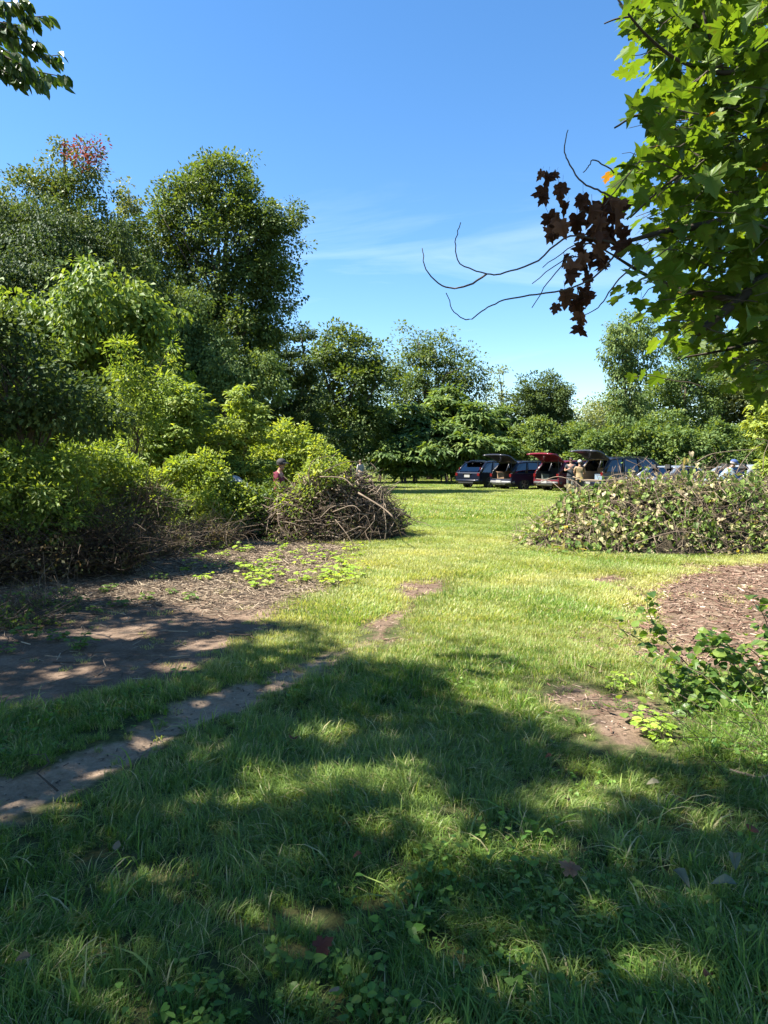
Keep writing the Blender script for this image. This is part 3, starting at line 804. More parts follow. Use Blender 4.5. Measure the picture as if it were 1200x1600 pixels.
tree('round_tree', 'dense round dark tree standing alone against the sky behind the cars', 'tree', bx_(846, 62),
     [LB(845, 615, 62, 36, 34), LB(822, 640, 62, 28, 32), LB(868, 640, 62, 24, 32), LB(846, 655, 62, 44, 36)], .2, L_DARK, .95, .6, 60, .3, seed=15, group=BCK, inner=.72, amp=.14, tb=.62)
for i, (px, top, w_, d_) in enumerate([(905, 628, 30, 105), (940, 615, 36, 112), (985, 600, 45, 120), (870, 640, 26, 108)]):
    tree('distant_tree', ['pale distant tree just right of the round dark tree', 'pale distant tree low on the horizon left of the vine-clad column', 'far tree partly hidden behind the vine-clad column', 'far tree peeping out behind the round dark tree'][i], 'tree', bx_(px, d_),
         [LB(px, top + 28, d_, w_ * .8, 28), LB(px - w_ * .4, top + 48, d_, w_ * .8, 32), LB(px + w_ * .4, top + 50, d_, w_ * .8, 34), LB(px, top + 85, d_, w_ * 1.1, 35)], .36, L_PALE, 2.2, 1.3, 40, .3, seed=20 + i, group=BCK, tb=.6)
for i, (px, top, w_, d_) in enumerate([(1060, 545, 60, 64), (1130, 520, 62, 68), (1200, 505, 70, 64), (1290, 520, 80, 62), (1400, 500, 90, 66)]):
    tree('woodland_tree', ['shady tree just right of the vine-clad column', 'tree of the right-hand wood under the low maple leaves', 'tree of the right-hand wood at the picture edge', 'tree of the wood beyond the right edge', 'tall tree of the wood far beyond the right edge'][i], 'tree', bx_(px, d_),
         [LB(px, top + 45, d_, w_ * .7, 45), LB(px - w_ * .4, top + 90, d_, w_ * .7, 60), LB(px + w_ * .4, top + 85, d_, w_ * .7, 55), LB(px, top + 150, d_, w_, 60)], .25, [L_VINE, L_OAK, L_PALE, L_OAK, L_VINE][i], 1.3, .8, 44, .32, seed=30 + i, group=BCK, amp=.28)
tree('vine_clad_tree', 'tall column of a tree wrapped in sunlit vines right of the cars', 'tree', bx_(975, 58),
     [LB(985, 515, 58, 38, 30), LB(968, 550, 58, 24, 40), LB(1000, 545, 58, 30, 40), LB(975, 600, 58, 22, 50), LB(970, 650, 58, 18, 45), LB(985, 660, 58, 30, 45)], .21, L_VINE, .95, .55, 46, .3, style='droop', seed=40, group=BCK, inner=.7, tb=.55)
for i, (px, top, w_, d_) in enumerate([(-120, 330, 90, 30), (-260, 300, 110, 34)]):
    tree('grove_tree', ['tree of the grove just beyond the left edge', 'tree of the grove far beyond the left edge'][i], 'tree', bx_(px, d_),
         [LB(px, top + 70, d_, w_ * .7, 75), LB(px - 40, top + 170, d_, w_, 100), LB(px + 40, top + 280, d_, w_, 100)], .22, L_OAK, 1.3, .8, 44, .3, seed=50 + i, group=GRV)

# ---------------------------------------------------------------- sumacs and hedge bushes behind the cars
SUM = 'sumac bushes along the far edge of the field'
sumac = [(600, 655, 34, 30, 56, 'sumac bush at the left end of the row behind the field'), (648, 650, 38, 42, 54, 'sumac bush second from the left behind the field'),
         (700, 628, 44, 40, 57, 'tallest sumac bush with light fronds left of the cars'), (742, 655, 42, 40, 55, 'sumac bush directly behind the dark wagon'),
         (690, 680, 60, 34, 52, 'low spreading sumac bush at the edge of the field left of the cars'), (790, 655, 28, 34, 60, 'yellowish sumac bush in front of the slim tree'),
         (630, 695, 50, 26, 51, 'low sumac bush at the shady left end of the field'), (765, 695, 40, 24, 53, 'low sumac bush behind the raised navy tailgate')]
for i, (px, py, w_, h_, d_, lab) in enumerate(sumac):
    r_ = np.random.default_rng(60 + i)
    lobes = [LB(px, py, d_, w_ * .55, h_ * .55)] + [LB(px + r_.uniform(-.7, .7) * w_, py + r_.uniform(-.2, .9) * h_, d_ + r_.uniform(-1.5, 1.5), w_ * .45, h_ * .42) for q in range(5)] + [LB(px, py + h_ * 1.1, d_ + .5, w_ * .8, h_ * .7)]
    tree('sumac_bush', lab, 'bush', bx_(px, d_), lobes, .5, L_SUMAC, .85, .46, 24, .1, style='umbrella', tmpl=FROND, seed=60 + i, group=SUM, wk=.3, stems=3, nlimb=8, tb=.42 + .1 * (i == 5) + .08 * (i == 2))
hedge = [(845, 685, 40, 26, 52, 'rounded green bush behind the red tailgate'), (895, 685, 36, 24, 53, 'rounded green bush behind the two people'), (812, 690, 26, 24, 54, 'dark bush behind the open navy car'),
         (945, 690, 38, 22, 50, 'vine mound at the foot of the vine-clad column'), (995, 688, 38, 24, 49, 'vine mound right of the vine-clad column foot'), (1040, 662, 36, 20, 55, 'upper vine mound below the shady tree'),
         (1050, 695, 46, 24, 48, 'low vine mound behind the bluish sedan'), (1105, 688, 52, 26, 50, 'broad vine mound at the right behind the pale sedan'), (1160, 690, 40, 24, 53, 'dark vine mound near the right edge'),
         (1230, 690, 50, 28, 50, 'vine mound just beyond the right edge'), (920, 705, 36, 18, 50, 'low bush behind the large dark car')]
for i, (px, py, w_, h_, d_, lab) in enumerate(hedge):
    r_ = np.random.default_rng(80 + i)
    lobes = [LB(px, py, d_, w_ * .8, h_)] + [LB(px + r_.uniform(-.8, .8) * w_, py + r_.uniform(0, .8) * h_, d_ + r_.uniform(-1, .5), w_ * .5, h_ * .6) for q in range(3)] + [LB(px, 722, d_, w_ * 1.05, 22)]
    tree('vine_mound' if 'mound' in lab else 'hedge_bush', lab, 'bush', bx_(px, d_), lobes, .22, L_VINE, .62, .4, 26, .1, style='tree', seed=80 + i, group='bushes behind the parked cars', inner=.8, amp=.16, stems=3, nlimb=6, tb=.5)

# a dark understorey under the far trees, one mass of shaded leaves
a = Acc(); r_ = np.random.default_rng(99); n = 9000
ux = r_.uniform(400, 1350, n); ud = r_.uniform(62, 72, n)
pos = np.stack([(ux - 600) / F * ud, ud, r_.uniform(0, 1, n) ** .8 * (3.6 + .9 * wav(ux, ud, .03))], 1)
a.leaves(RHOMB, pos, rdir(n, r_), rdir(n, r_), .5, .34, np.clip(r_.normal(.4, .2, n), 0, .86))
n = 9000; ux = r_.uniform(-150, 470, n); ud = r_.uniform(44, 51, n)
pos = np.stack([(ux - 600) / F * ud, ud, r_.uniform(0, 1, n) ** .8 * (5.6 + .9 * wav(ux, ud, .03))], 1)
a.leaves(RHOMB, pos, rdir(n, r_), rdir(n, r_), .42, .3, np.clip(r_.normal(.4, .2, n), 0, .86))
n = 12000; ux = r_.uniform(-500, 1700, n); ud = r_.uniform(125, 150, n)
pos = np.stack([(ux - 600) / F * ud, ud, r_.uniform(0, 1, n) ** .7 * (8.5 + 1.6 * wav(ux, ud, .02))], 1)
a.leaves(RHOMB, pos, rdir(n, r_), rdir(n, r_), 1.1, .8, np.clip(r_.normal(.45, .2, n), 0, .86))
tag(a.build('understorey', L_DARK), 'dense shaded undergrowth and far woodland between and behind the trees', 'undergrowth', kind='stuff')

# ---------------------------------------------------------------- shrubs of the left side
SH = 'shrubs on the left'
tree('vine_covered_shrub', 'great dome of glossy vines at the left edge', 'shrub', bx_(90, 20),
     [LB(165, 490, 20, 85, 62), LB(90, 500, 20, 90, 60), LB(225, 560, 20, 58, 82), LB(20, 540, 20, 100, 85), LB(130, 590, 20, 120, 95), LB(-70, 560, 20, 90, 100), LB(170, 660, 20, 100, 70), LB(60, 680, 20.3, 110, 70)], .16, L_DOME, .6, .4, 34, .12, style='droop', seed=110, group=SH, inner=.75, stems=3, nlimb=20, tb=.58, amp=.34, wk=.66, gap=.1)
tree('shady_tree', 'dark low tree overhanging the brush at the left edge', 'tree', bx_(25, 10.5),
     [LB(40, 610, 10.5, 105, 62), LB(-50, 560, 10.5, 100, 80), LB(120, 640, 10.3, 75, 40), LB(-20, 660, 10.5, 110, 45), LB(20, 540, 10.6, 62, 50), LB(165, 655, 10.4, 30, 22)], .085, L_DARK, .36, .25, 30, .09, seed=111, group=SH, nlimb=40, tb=.55, amp=.26, gap=.06)
def shr(name, lab, px, d_, lobes, mat, leaf, style='tree', seed=1, tmpl=RHOMB, sp=.3, rc=.2, nl=26, wk=.5, tb=.45, **k):
    return tree(name, lab, 'shrub', bx_(px, d_), lobes, leaf, mat, sp, rc, nl, .035, style=style, tmpl=tmpl, seed=seed, group=SH, stems=4, nlimb=10, wk=wk, tb=tb, **k)
shr('young_locust', 'light green feathery shrub below the tallest tree', 268, 16, [LB(275, 625, 16, 42, 34), LB(240, 650, 16, 34, 30), LB(300, 645, 16, 28, 28), LB(265, 690, 16, 62, 45), LB(250, 730, 16, 60, 40)], L_LIME, .13, 'umbrella', 120, FROND, .34, .22, 30, .34, .35)
shr('spired_shrub', 'light green shrub with a tall upright spire', 375, 16.8, [LB(377, 622, 16.8, 13, 22), LB(385, 640, 16.8, 24, 16), LB(370, 680, 16.8, 34, 34), LB(345, 700, 16.8, 30, 30), LB(410, 670, 16.8, 20, 25), LB(375, 735, 16.8, 52, 40)], L_LIME, .12, 'umbrella', 121, FROND, .32, .2, 30, .34, .45)
shr('bright_shrub', 'bright yellow-green shrub behind the person in the maroon shirt', 455, 18.2, [LB(450, 695, 18.2, 40, 28), LB(490, 710, 18.2, 30, 26), LB(415, 700, 18.2, 28, 26), LB(455, 735, 18.2, 62, 32), LB(515, 735, 18.2, 22, 26), LB(440, 672, 18.2, 10, 16), LB(472, 678, 18.2, 8, 14)], L_LIME, .10, seed=122, sp=.28, rc=.18, nl=26, tb=.5)
shr('sunlit_shrub', 'sunlit yellow-green shrub in front of the spired shrub', 330, 15, [LB(300, 750, 15, 48, 34), LB(330, 760, 15, 38, 34), LB(265, 770, 15, 38, 36), LB(310, 803, 15, 76, 42), LB(375, 790, 15, 34, 32), LB(318, 725, 15, 24, 18)], L_LIME, .085, seed=123, sp=.25, rc=.17, nl=28, tb=.42)
shr('low_shrub', 'low green shrub left of the stick pile', 405, 15.2, [LB(395, 790, 15.2, 34, 30), LB(430, 780, 15.2, 28, 24), LB(405, 815, 15.2, 46, 28)], L_SUMAC, .08, seed=124, sp=.25, rc=.16, nl=26, tb=.5)
shr('edge_shrub', 'yellow-green shrub under the dark low tree at the left edge', 50, 9.9, [LB(40, 725, 9.9, 55, 30), LB(90, 735, 9.9, 42, 30), LB(0, 745, 9.9, 60, 40), LB(60, 775, 9.9, 85, 40), LB(20, 810, 9.8, 70, 34), LB(90, 820, 9.8, 60, 28)], L_LIME, .075, seed=125, sp=.22, rc=.15, nl=26, tb=.3)
shr('leafy_shrub', 'lime green shrub between the dark low tree and the sunlit shrub', 160, 12.6, [LB(150, 720, 12.6, 46, 28), LB(185, 745, 12.6, 42, 34), LB(215, 765, 12.6, 30, 34), LB(150, 780, 12.6, 65, 42), LB(190, 815, 12.4, 55, 32), LB(240, 800, 12.8, 40, 40), LB(110, 715, 12.6, 26, 18)], L_LIME, .075, seed=126, sp=.22, rc=.15, nl=26, tb=.32)
shr('slender_shrub', 'slender yellowish shrub in front of the vine dome', 195, 13.6, [LB(190, 560, 13.6, 22, 36), LB(205, 600, 13.6, 34, 40), LB(240, 610, 13.6, 24, 26), LB(215, 660, 13.6, 40, 45), LB(270, 545, 13.6, 8, 26)], L_LIME, .095, seed=127, sp=.26, rc=.17, nl=20, tb=.3, wk=.34, gap=.1)
shr('side_shrub', 'green shrub beyond the left edge', -110, 11.5, [LB(-110, 730, 11.5, 90, 60), LB(-160, 690, 11.5, 80, 60)], L_SUMAC, .09, seed=128, sp=.3, rc=.2, nl=24)
tree('roadside_sapling', 'yellow-green sapling leaning in at the right edge above the vine pile', 'sapling', bx_(1215, 19),
     [LB(1205, 650, 19, 30, 26), LB(1190, 670, 19, 22, 18), LB(1235, 680, 19, 40, 40), LB(1225, 730, 19, 40, 40)], .14, L_LIME, .34, .22, 24, .05, style='umbrella', tmpl=FROND, seed=129, wk=.36, tb=.6)

# ---------------------------------------------------------------- thickets of dead twigs
def thicket(name, label, lobes, n, lmin, lmax, seed, tb, rad=.004, leafn=0, leafmat=None, group=None):
    r = np.random.default_rng(seed); a = Acc()
    c0 = lobes[0][0]; root = empty(name, (c0[0], c0[1], 0)); tag(root, label, 'brush', group)
    off = np.array((c0[0], c0[1], 0))
    for i in range(n):
        c, q = lobes[r.integers(len(lobes))]
        u = rdir(1, r)[0] * r.uniform(.2, 1) ** .5
        p = c + u * q - off; p[2] = max(p[2], .03)
        L = r.uniform(lmin, lmax); d = unit(np.array((r.normal(0, 1), r.normal(0, 1), r.normal(.25, .6))))
        e = p + d * L; e[2] = max(e[2], .02)
        m = (p + e) / 2 + r.normal(0, .1 * L, 3)
        a.tube(smooth_path([p, m, e], 3), rad * r.uniform(.5, 1.6) * np.linspace(1, .5, 7), 3, float(np.clip(r.normal(tb, .2), 0, 1)), False)
    a.build('twigs', TWIG, root)['kind'] = 'stuff'
    if leafn:
        b = Acc(); li = r.integers(0, len(lobes), leafn)
        cc = np.array([l[0] for l in lobes])[li]; rr = np.array([l[1] for l in lobes])[li]
        pos = cc + rdir(leafn, r) * rr * (r.uniform(.1, 1, (leafn, 1)) ** .5) - off; pos[:, 2] = np.maximum(pos[:, 2], .02)
        s = r.uniform(.035, .08, leafn)
        b.leaves(RHOMB, pos, rdir(leafn, r), rdir(leafn, r), s, s * .55, np.clip(r.normal(.45, .25, leafn), 0, .86))
        b.build('withered_leaves', leafmat, root)['kind'] = 'stuff'
    return root
L_WITHER = leaf_mat('withered_leaf', [(0, (.05, .04, .02)), (.4, (.13, .095, .05)), (.7, (.10, .12, .035)), (1, (.3, .24, .15))], trans=.3, rough=.7, spec=.15, tgain=(1.3, 1.2, .7))
thicket('dead_brush', 'brown tangle of dead twigs under the dark low tree at left', [LB(60, 865, 9.6, 110, 45, .8), LB(170, 865, 10, 70, 35, .8), LB(-60, 870, 9.4, 110, 50, .8), LB(100, 825, 10.2, 120, 40, .7)], 2400, .25, .9, 140, .15, .004, 9000, L_WITHER)  # low twig tint paints in more of the shade under the low tree
thicket('dry_thicket', 'dry stems at the foot of the sunlit shrub', [LB(250, 850, 12.0, 55, 30, .8), LB(320, 835, 13.2, 70, 22, .6), LB(230, 800, 12.4, 40, 50, .6)], 1300, .2, .7, 141, .55, .0035, 2500, L_WITHER)
thicket('weedy_brush', 'low tangle of stems and weeds at the near left edge of the soil', [LB(30, 985, 6.9, 70, 40, .8), LB(-60, 980, 6.8, 90, 60, .8), LB(70, 950, 7.6, 60, 26, .8)], 420, .15, .6, 142, .42, .003, 700, L_SUMAC)

# ---------------------------------------------------------------- piles of cut brush
def stick_mesh(seed, L, r0, r1, bend, forks=0, sides=5, t=.5):
    """a crooked stick lying along +y, from 0 to L"""
    r = np.random.default_rng(seed); n = 6
    p = np.zeros((n, 3)); p[:, 1] = np.linspace(0, L, n)
    w = np.cumsum(r.normal(0, bend * L / n, (n, 3)), 0); w[:, 1] = 0; p += w - w[0]
    a = Acc(); a.tube(p, np.linspace(r0, r1, n), sides, t)
    for k in range(forks):
        i = r.integers(1, n - 1); d = unit(np.array((r.normal(0, .8), 1, r.normal(0, .6)))); l = L * r.uniform(.2, .4)
        a.tube([p[i], p[i] + d * l * .5 + r.normal(0, .03 * L, 3), p[i] + d * l], [r1 * .8, r1 * .6, r1 * .35], 4, t)
    return a.mesh('stick', TWIG, True)

def mound(cx, cy, rx, ry, h, pw=.8):
    def f(x, y):
        q = ((x - cx) / rx) ** 2 + ((y - cy) / ry) ** 2
        return h * np.clip(1 - q, 0, 1) ** pw * (1 + .10 * wav(x, y, 4., 1.) + .06 * wav(x, y, 9., .3))
    return f

def core(fn, x0, x1, y0, y1, mat, root, drop=.16, step=.12):
    xs = np.arange(x0, x1 + step, step); ys = np.arange(y0, y1 + step, step)
    X, Y = np.meshgrid(xs, ys); Z = fn(X.ravel(), Y.ravel()) - drop + RNG.normal(0, .03, X.size); Z = np.maximum(Z, -.05)
    nx_ = len(xs); i = (np.arange(len(ys) - 1)[:, None] * nx_ + np.arange(nx_ - 1)[None]).ravel()
    a = Acc(); o = np.array(root.location)
    a.add(np.stack([X.ravel() - o[0], Y.ravel() - o[1], Z], 1), np.stack([i, i + 1, i + nx_ + 1, i + nx_], 1))
    c = a.build('matted_core', mat, root)
    c['kind'] = 'stuff'

M_CORE = soil_mat('matted_debris', [(.34, (.014, .012, .008)), (.52, (.04, .032, .021)), (.68, (.085, .07, .045))], 6., 1.)

def on_mound(fn, x, y, e=.05):
    z = fn(x, y); gx_ = (fn(x + e, y) - z) / e; gy_ = (fn(x, y + e) - z) / e
    return z, unit(np.stack([-gx_, -gy_, np.ones_like(z)], -1))

# --- the stick pile left of the gap
rs = np.random.default_rng(150)
pc = Gd(515, 846)
PX, PY = pc[0], pc[1] + .95
pile = empty('stick_pile', (PX, PY, 0)); tag(pile, 'tall heap of cut sticks and branches left of the grassy gap', 'brush pile')
m1 = mound(PX, PY, 1.74, 1.2, 1.24, .95)
core(m1, PX - 1.6, PX + 1.6, PY - 1.25, PY + 1.25, M_CORE, pile, .22)
kinds = [stick_mesh(600 + i, 1., .013 * (1 + .7 * (i % 3 == 0)), .005, .35, i % 3, 5, (.3, .5, .75, .95)[i % 4]) for i in range(14)]
def lay(fn, cx, cy, rx, ry, n, lmin, lmax, root, kinds, rng, lift=.03, down=.35):
    o = np.array(root.location)
    for i in range(n):
        a_ = rng.uniform(0, 6.283); q = math.sqrt(rng.uniform(0, 1))
        if rng.uniform() < .68: a_ = rng.uniform(math.pi * 1.0, math.pi * 2.0)       # mostly the side towards the lawn
        x_, y_ = cx + rx * q * math.cos(a_), cy + ry * q * math.sin(a_)
        z, nn = on_mound(fn, np.array([x_]), np.array([y_])); nn = nn[0]
        az = rng.uniform(0, 6.283); d = np.array((math.cos(az), math.sin(az), 0.)); d = d - nn * (d @ nn); d = unit(d)
        d = unit(d + np.array((0, 0, rng.normal(0, .18))))
        L = rng.uniform(lmin, lmax); p = np.array((x_, y_, z[0] + rng.uniform(-.02, .10) + lift)) - d * L * .5
        p[2] = max(p[2], .02)
        if (p + d * L)[2] < .02: d[2] = (.03 - p[2]) / L; 
        s = rng.uniform(.6, 1.25)
        inst('stick', kinds[rng.integers(len(kinds))], root, frame(p - o, d, nn + rng.normal(0, .3, 3), s, L, s))
lay(m1, PX, PY, 1.62, 1.15, 285, .35, 1.25, pile, kinds, rs)
# boughs that stand out of the heap
def bough(root, pts, r0, r1, t=.6, sides=6, name='stick'):
    o = np.array(root.location); a = Acc(); p = smooth_path(np.array(pts) - o, 5)
    a.tube(p, np.linspace(r0, r1, len(p)), sides, t); a.build(name, TWIG, root, True)
for pts, r0, r1, t in [([P(560, 770, 13.0), P(600, 795, 12.7), P(618, 815, 12.6), g3(*Gd(630, 848)) + (0, 0, .03)], .018, .008, .7), ([P(500, 745, 13.6), P(535, 747, 13.5), P(552, 760, 13.3)], .014, .008, .7),
                       ([P(485, 760, 13.6), P(483, 735, 13.6), P(492, 718, 13.7), P(520, 712, 13.8)], .012, .006, .5), ([P(500, 740, 13.7), P(540, 722, 13.8), P(572, 724, 13.9)], .010, .005, .6),
                       ([P(434, 798, 12.9), P(436, 820, 12.6), P(450, 838, 12.5), P(460, 850, 12.5)], .006, .004, .6), ([P(524, 812, 12.7), P(540, 832, 12.5), P(553, 852, 12.4)], .008, .006, .7),
                       ([P(575, 770, 12.9), P(594, 756, 12.8)], .006, .003, .95), ([P(580, 772, 12.9), P(593, 765, 12.8)], .006, .003, .95), ([P(605, 770, 12.8), P(622, 757, 12.7)], .005, .003, .95),
                       ([P(594, 782, 12.8), P(596, 770, 12.8), P(597, 762, 12.8)], .007, .003, .9), ([P(560, 815, 12.7), P(572, 806, 12.6), P(580, 830, 12.5), P(578, 848, 12.5)], .005, .003, .6),
                       ([P(420, 810, 13), P(450, 785, 13), P(472, 768, 13.1)], .009, .005, .55), ([P(520, 800, 12.8), P(550, 790, 12.7), P(565, 800, 12.6)], .012, .006, .7)]:
    bough(pile, pts, r0, r1, t)
# fine twigs and withered leaves between the sticks
a = Acc(); n = 2600
for i in range(n):
    a_ = rs.uniform(0, 6.283); q = math.sqrt(rs.uniform(0, 1)); x_, y_ = PX + 1.6 * q * math.cos(a_), PY + 1.25 * q * math.sin(a_)
    z = float(m1(np.array([x_]), np.array([y_]))[0]); L = rs.uniform(.15, .6); d = unit(np.array((rs.normal(), rs.normal(), rs.normal(0, .5))))
    p = np.array((x_ - PX, y_ - PY, max(.02, z - rs.uniform(-.1, .12)))); e = p + d * L; e[2] = max(.01, e[2])
    a.tube([p, (p + e) / 2 + rs.normal(0, .06, 3), e], .0045 * rs.uniform(.5, 1.3), 3, float(np.clip(rs.normal(.5, .25), 0, 1)), False)
a.build('fine_twigs', TWIG, pile)['kind'] = 'stuff'
def pile_leaves(fn, cx, cy, rx, ry, n, root, mat, smin, smax, rng, tm_, mean=.5, up=.08, name='withered_leaves'):
    ang = rng.uniform(0, 6.283, n); q = np.sqrt(rng.uniform(0, 1, n)); x_, y_ = cx + rx * q * np.cos(ang), cy + ry * q * np.sin(ang)
    z, nn = on_mound(fn, x_, y_); pos = np.stack([x_, y_, np.maximum(z + rng.uniform(-.1, up, n), .015)], 1) - np.array(root.location)
    s = rng.uniform(smin, smax, n); b = Acc()
    b.leaves(tm_, pos, rdir(n, rng) + np.array((0, 0, -.3)), nn + rng.normal(0, .55, (n, 3)), s, s * .75, np.clip(rng.normal(mean, .27, n), 0, 1))
    b.build(name, mat, root)['kind'] = 'stuff'
pile_leaves(m1, PX, PY, 1.6, 1.25, 4200, pile, L_WITHER, .03, .09, rs, RHOMB, .45)
L_SPR = lm('sprig_leaf', (.05, .10, .02), (.10, .17, .03), (.18, .25, .05), trans=.45)
pile_leaves(m1, PX - .35, PY, 1.3, 1.2, 1500, pile, L_SPR, .03, .08, rs, RHOMB, .45, .12, 'green_leaves')
def in_left(fn, n, seed):
    r = np.random.default_rng(seed); x_ = PX + r.normal(-.6, .45, n); y_ = PY + r.normal(-.3, .45, n)
    return x_, y_
# leafy shoots growing up through the heap
shr('pile_shoots', 'leafy green shoots growing up behind the stick pile', 500, 14.6, [LB(505, 725, 14.6, 30, 22), LB(490, 748, 14.6, 28, 26), LB(530, 745, 14.8, 18, 24), LB(462, 790, 14.6, 28, 26)], L_LIME, .08, seed=160, sp=.26, rc=.16, nl=18, tb=.5, gap=.1)

# --- the long vine pile on the right
vc = Gd(1050, 868)
VX, VY = vc[0] + .3, vc[1] + 1.35
vpile = empty('vine_pile', (VX, VY, 0)); tag(vpile, 'long heap of pulled vines with drying leaves at right', 'brush pile')
_ma = mound(VX + .2, VY, 2.9, 1.5, 1.24, .88); _mb = mound(VX + 2.6, VY + .2, 2.6, 1.5, 1.13, .62)
def m2(x, y):
    return np.maximum(_ma(x, y), _mb(x, y)) * (1 + .13 * wav(x, y, 2.4, 3.) + .09 * wav(x, y, 5.2, 1.))
core(m2, VX - 2.7, VX + 5.3, VY - 1.6, VY + 1.7, M_CORE, vpile, .15)
rv = np.random.default_rng(170)
L_PILE = leaf_mat('drying_vine_leaf', [(0, (.075, .13, .028)), (.22, (.15, .225, .045)), (.42, (.26, .31, .08)), (.6, (.38, .34, .18)), (.78, (.37, .29, .17)), (.93, (.44, .37, .25)), (1, (.5, .36, .03))], trans=.35, rough=.55, spec=.25, tgain=(1.3, 1.25, .6))
vk = [stick_mesh(700 + i, 1., .007, .0035, .6, i % 2, 4, (.45, .6, .8, .7)[i % 4]) for i in range(12)]
lay(m2, VX, VY, 2.7, 1.5, 225, .4, 1.4, vpile, vk, rv, .05)
lay(m2, VX + 2.3, VY, 2.6, 1.5, 60, .35, 1.2, vpile, vk, rv, .02)
a = Acc(); n = 3200
for i in range(n):
    x_ = rv.uniform(VX - 2.6, VX + 5.1); y_ = VY + rv.uniform(-1.6, 1.2)
    z = float(m2(np.array([x_]), np.array([y_]))[0]); 
    if z < .02 and rv.uniform() < .8: continue
    L = rv.uniform(.12, .6); d = unit(np.array((rv.normal(), rv.normal(), rv.normal(0, .45))))
    p = np.array((x_ - VX, y_ - VY, max(.015, z - rv.uniform(-.09, .08)))); e = p + d * L; e[2] = max(.01, e[2])
    a.tube([p, (p + e) / 2 + rv.normal(0, .06, 3), e], .004 * rv.uniform(.5, 1.4), 3, float(np.clip(rv.normal(.6, .22), 0, 1)), False)
a.build('vine_stems', TWIG, vpile)['kind'] = 'stuff'
# leaves: the larger ones are pieces of their own
tv = {}
def leaf_variant(tmpl, mat, name, t, curl=0.):
    k = (name, round(t, 2), curl, mat.name)
    if k not in tv:
        V = tmpl[0].copy(); V[:, 2] += curl * (V[:, 0] ** 2 * 1.2 - V[:, 1] ** 2 * .5)
        tt = t
        if tmpl is MAPLE:                                        # paler along the veins, darker between them
            rr_ = np.hypot(V[:, 0], V[:, 1] - .25); tt = np.clip(t + .30 * (rr_ - .5), 0, .9 if t < .95 else 1.); V[:, 2] += .05 * np.sin(9 * V[:, 0] + 40 * t) * rr_
        a = Acc(); a.add(V, tmpl[1], tt); tv[k] = a.mesh(name, mat)
    return tv[k]
for i in range(300):
    x_ = rv.uniform(VX - 2.3, VX + 2.6); y_ = VY + rv.uniform(-1.45, .3)
    z, nn = on_mound(m2, np.array([x_]), np.array([y_]))
    if z[0] < .03: z[0] = .03
    s = rv.uniform(.07, .15); t = float(np.clip(rv.choice([rv.normal(.2, .12), rv.normal(.65, .15), .97], p=[.5, .42, .08]), 0, 1))
    p = np.array((x_ - VX, y_ - VY, z[0] + rv.uniform(.0, .10)))
    inst('leaf', leaf_variant(HEART, L_PILE, 'leaf', round(t * 12) / 12, float(rv.choice([0., .35, -.4]))), vpile,
         frame(p, unit(nn[0] * .2 + rdir(1, rv)[0] + np.array((0, 0, -.5))), nn[0] + rv.normal(0, .5, 3), s * .8, s, s))
n = 17000
x_ = rv.uniform(VX - 2.7, VX + 5.1, n); y_ = VY + rv.uniform(-1.6, 1.3, n); z, nn = on_mound(m2, x_, y_)
k = ((z > .02) | (rv.uniform(0, 1, n) < .12)) & (wav(x_, y_, 4.6, 2.) + .5 * wav(x_, y_ + z, 9., .4) + rv.normal(0, .3, n) > -.42); x_, y_, z, nn = x_[k], y_[k], z[k], nn[k]; n = len(x_)
s = rv.uniform(.04, .13, n); t = np.where(rv.uniform(0, 1, n) < .66, rv.normal(.2, .13, n), rv.normal(.62, .16, n))
t += .2 * wav(x_, y_, 2.5, .7)
b = Acc(); b.leaves(RHOMB, np.stack([x_ - VX, y_ - VY, np.maximum(.012, z + rv.uniform(-.12, .09, n) + .12 * np.abs(rv.normal(0, 1, n)) * (rv.uniform(0, 1, n) < .18))], 1), rdir(n, rv) + np.array((0, 0, -.3)), nn + rv.normal(0, .6, (n, 3)), s, s * .75, np.clip(t, 0, .95))
b.build('small_leaves', L_PILE, vpile)['kind'] = 'stuff'
# long strands that trail over the heap and on to the grass, and stubs standing out of it
for i in range(48):
    x0 = rv.uniform(VX - 2.2, VX + 4.2); y0 = VY + rv.uniform(-.6, .5); az = rv.uniform(-2.9, -.25); L_ = rv.uniform(.9, 2.2)
    tt = np.linspace(0, 1, 9); xx = x0 + math.cos(az) * L_ * tt + .16 * np.cumsum(rv.normal(0, .5, 9)) * tt; yy = y0 + math.sin(az) * L_ * tt + .1 * np.cumsum(rv.normal(0, .5, 9)) * tt
    zz = np.maximum(m2(xx, yy), .02) + .04 + .07 * np.abs(np.sin(tt * rv.uniform(4, 9))) * (m2(xx, yy) > .1)
    bough(vpile, np.stack([xx, yy, zz], 1), rv.uniform(.004, .009), .003, float(rv.uniform(.35, .95)), 4, 'vine_stem')
for i in range(40):
    x0 = rv.uniform(VX - 2.3, VX + 4.5); y0 = VY + rv.uniform(-.9, .4); z0 = float(m2(np.array([x0]), np.array([y0]))[0]); L_ = rv.uniform(.15, .5)
    d_ = unit(np.array((rv.normal(0, .8), rv.normal(-.4, .6), rv.uniform(.3, 1.1)))); p0 = np.array((x0, y0, z0 - .05))
    bough(vpile, [p0, p0 + d_ * L_ * .5 + rv.normal(0, .03, 3), p0 + d_ * L_], rv.uniform(.004, .008), .0025, float(rv.uniform(.3, .9)), 4, 'vine_stem')
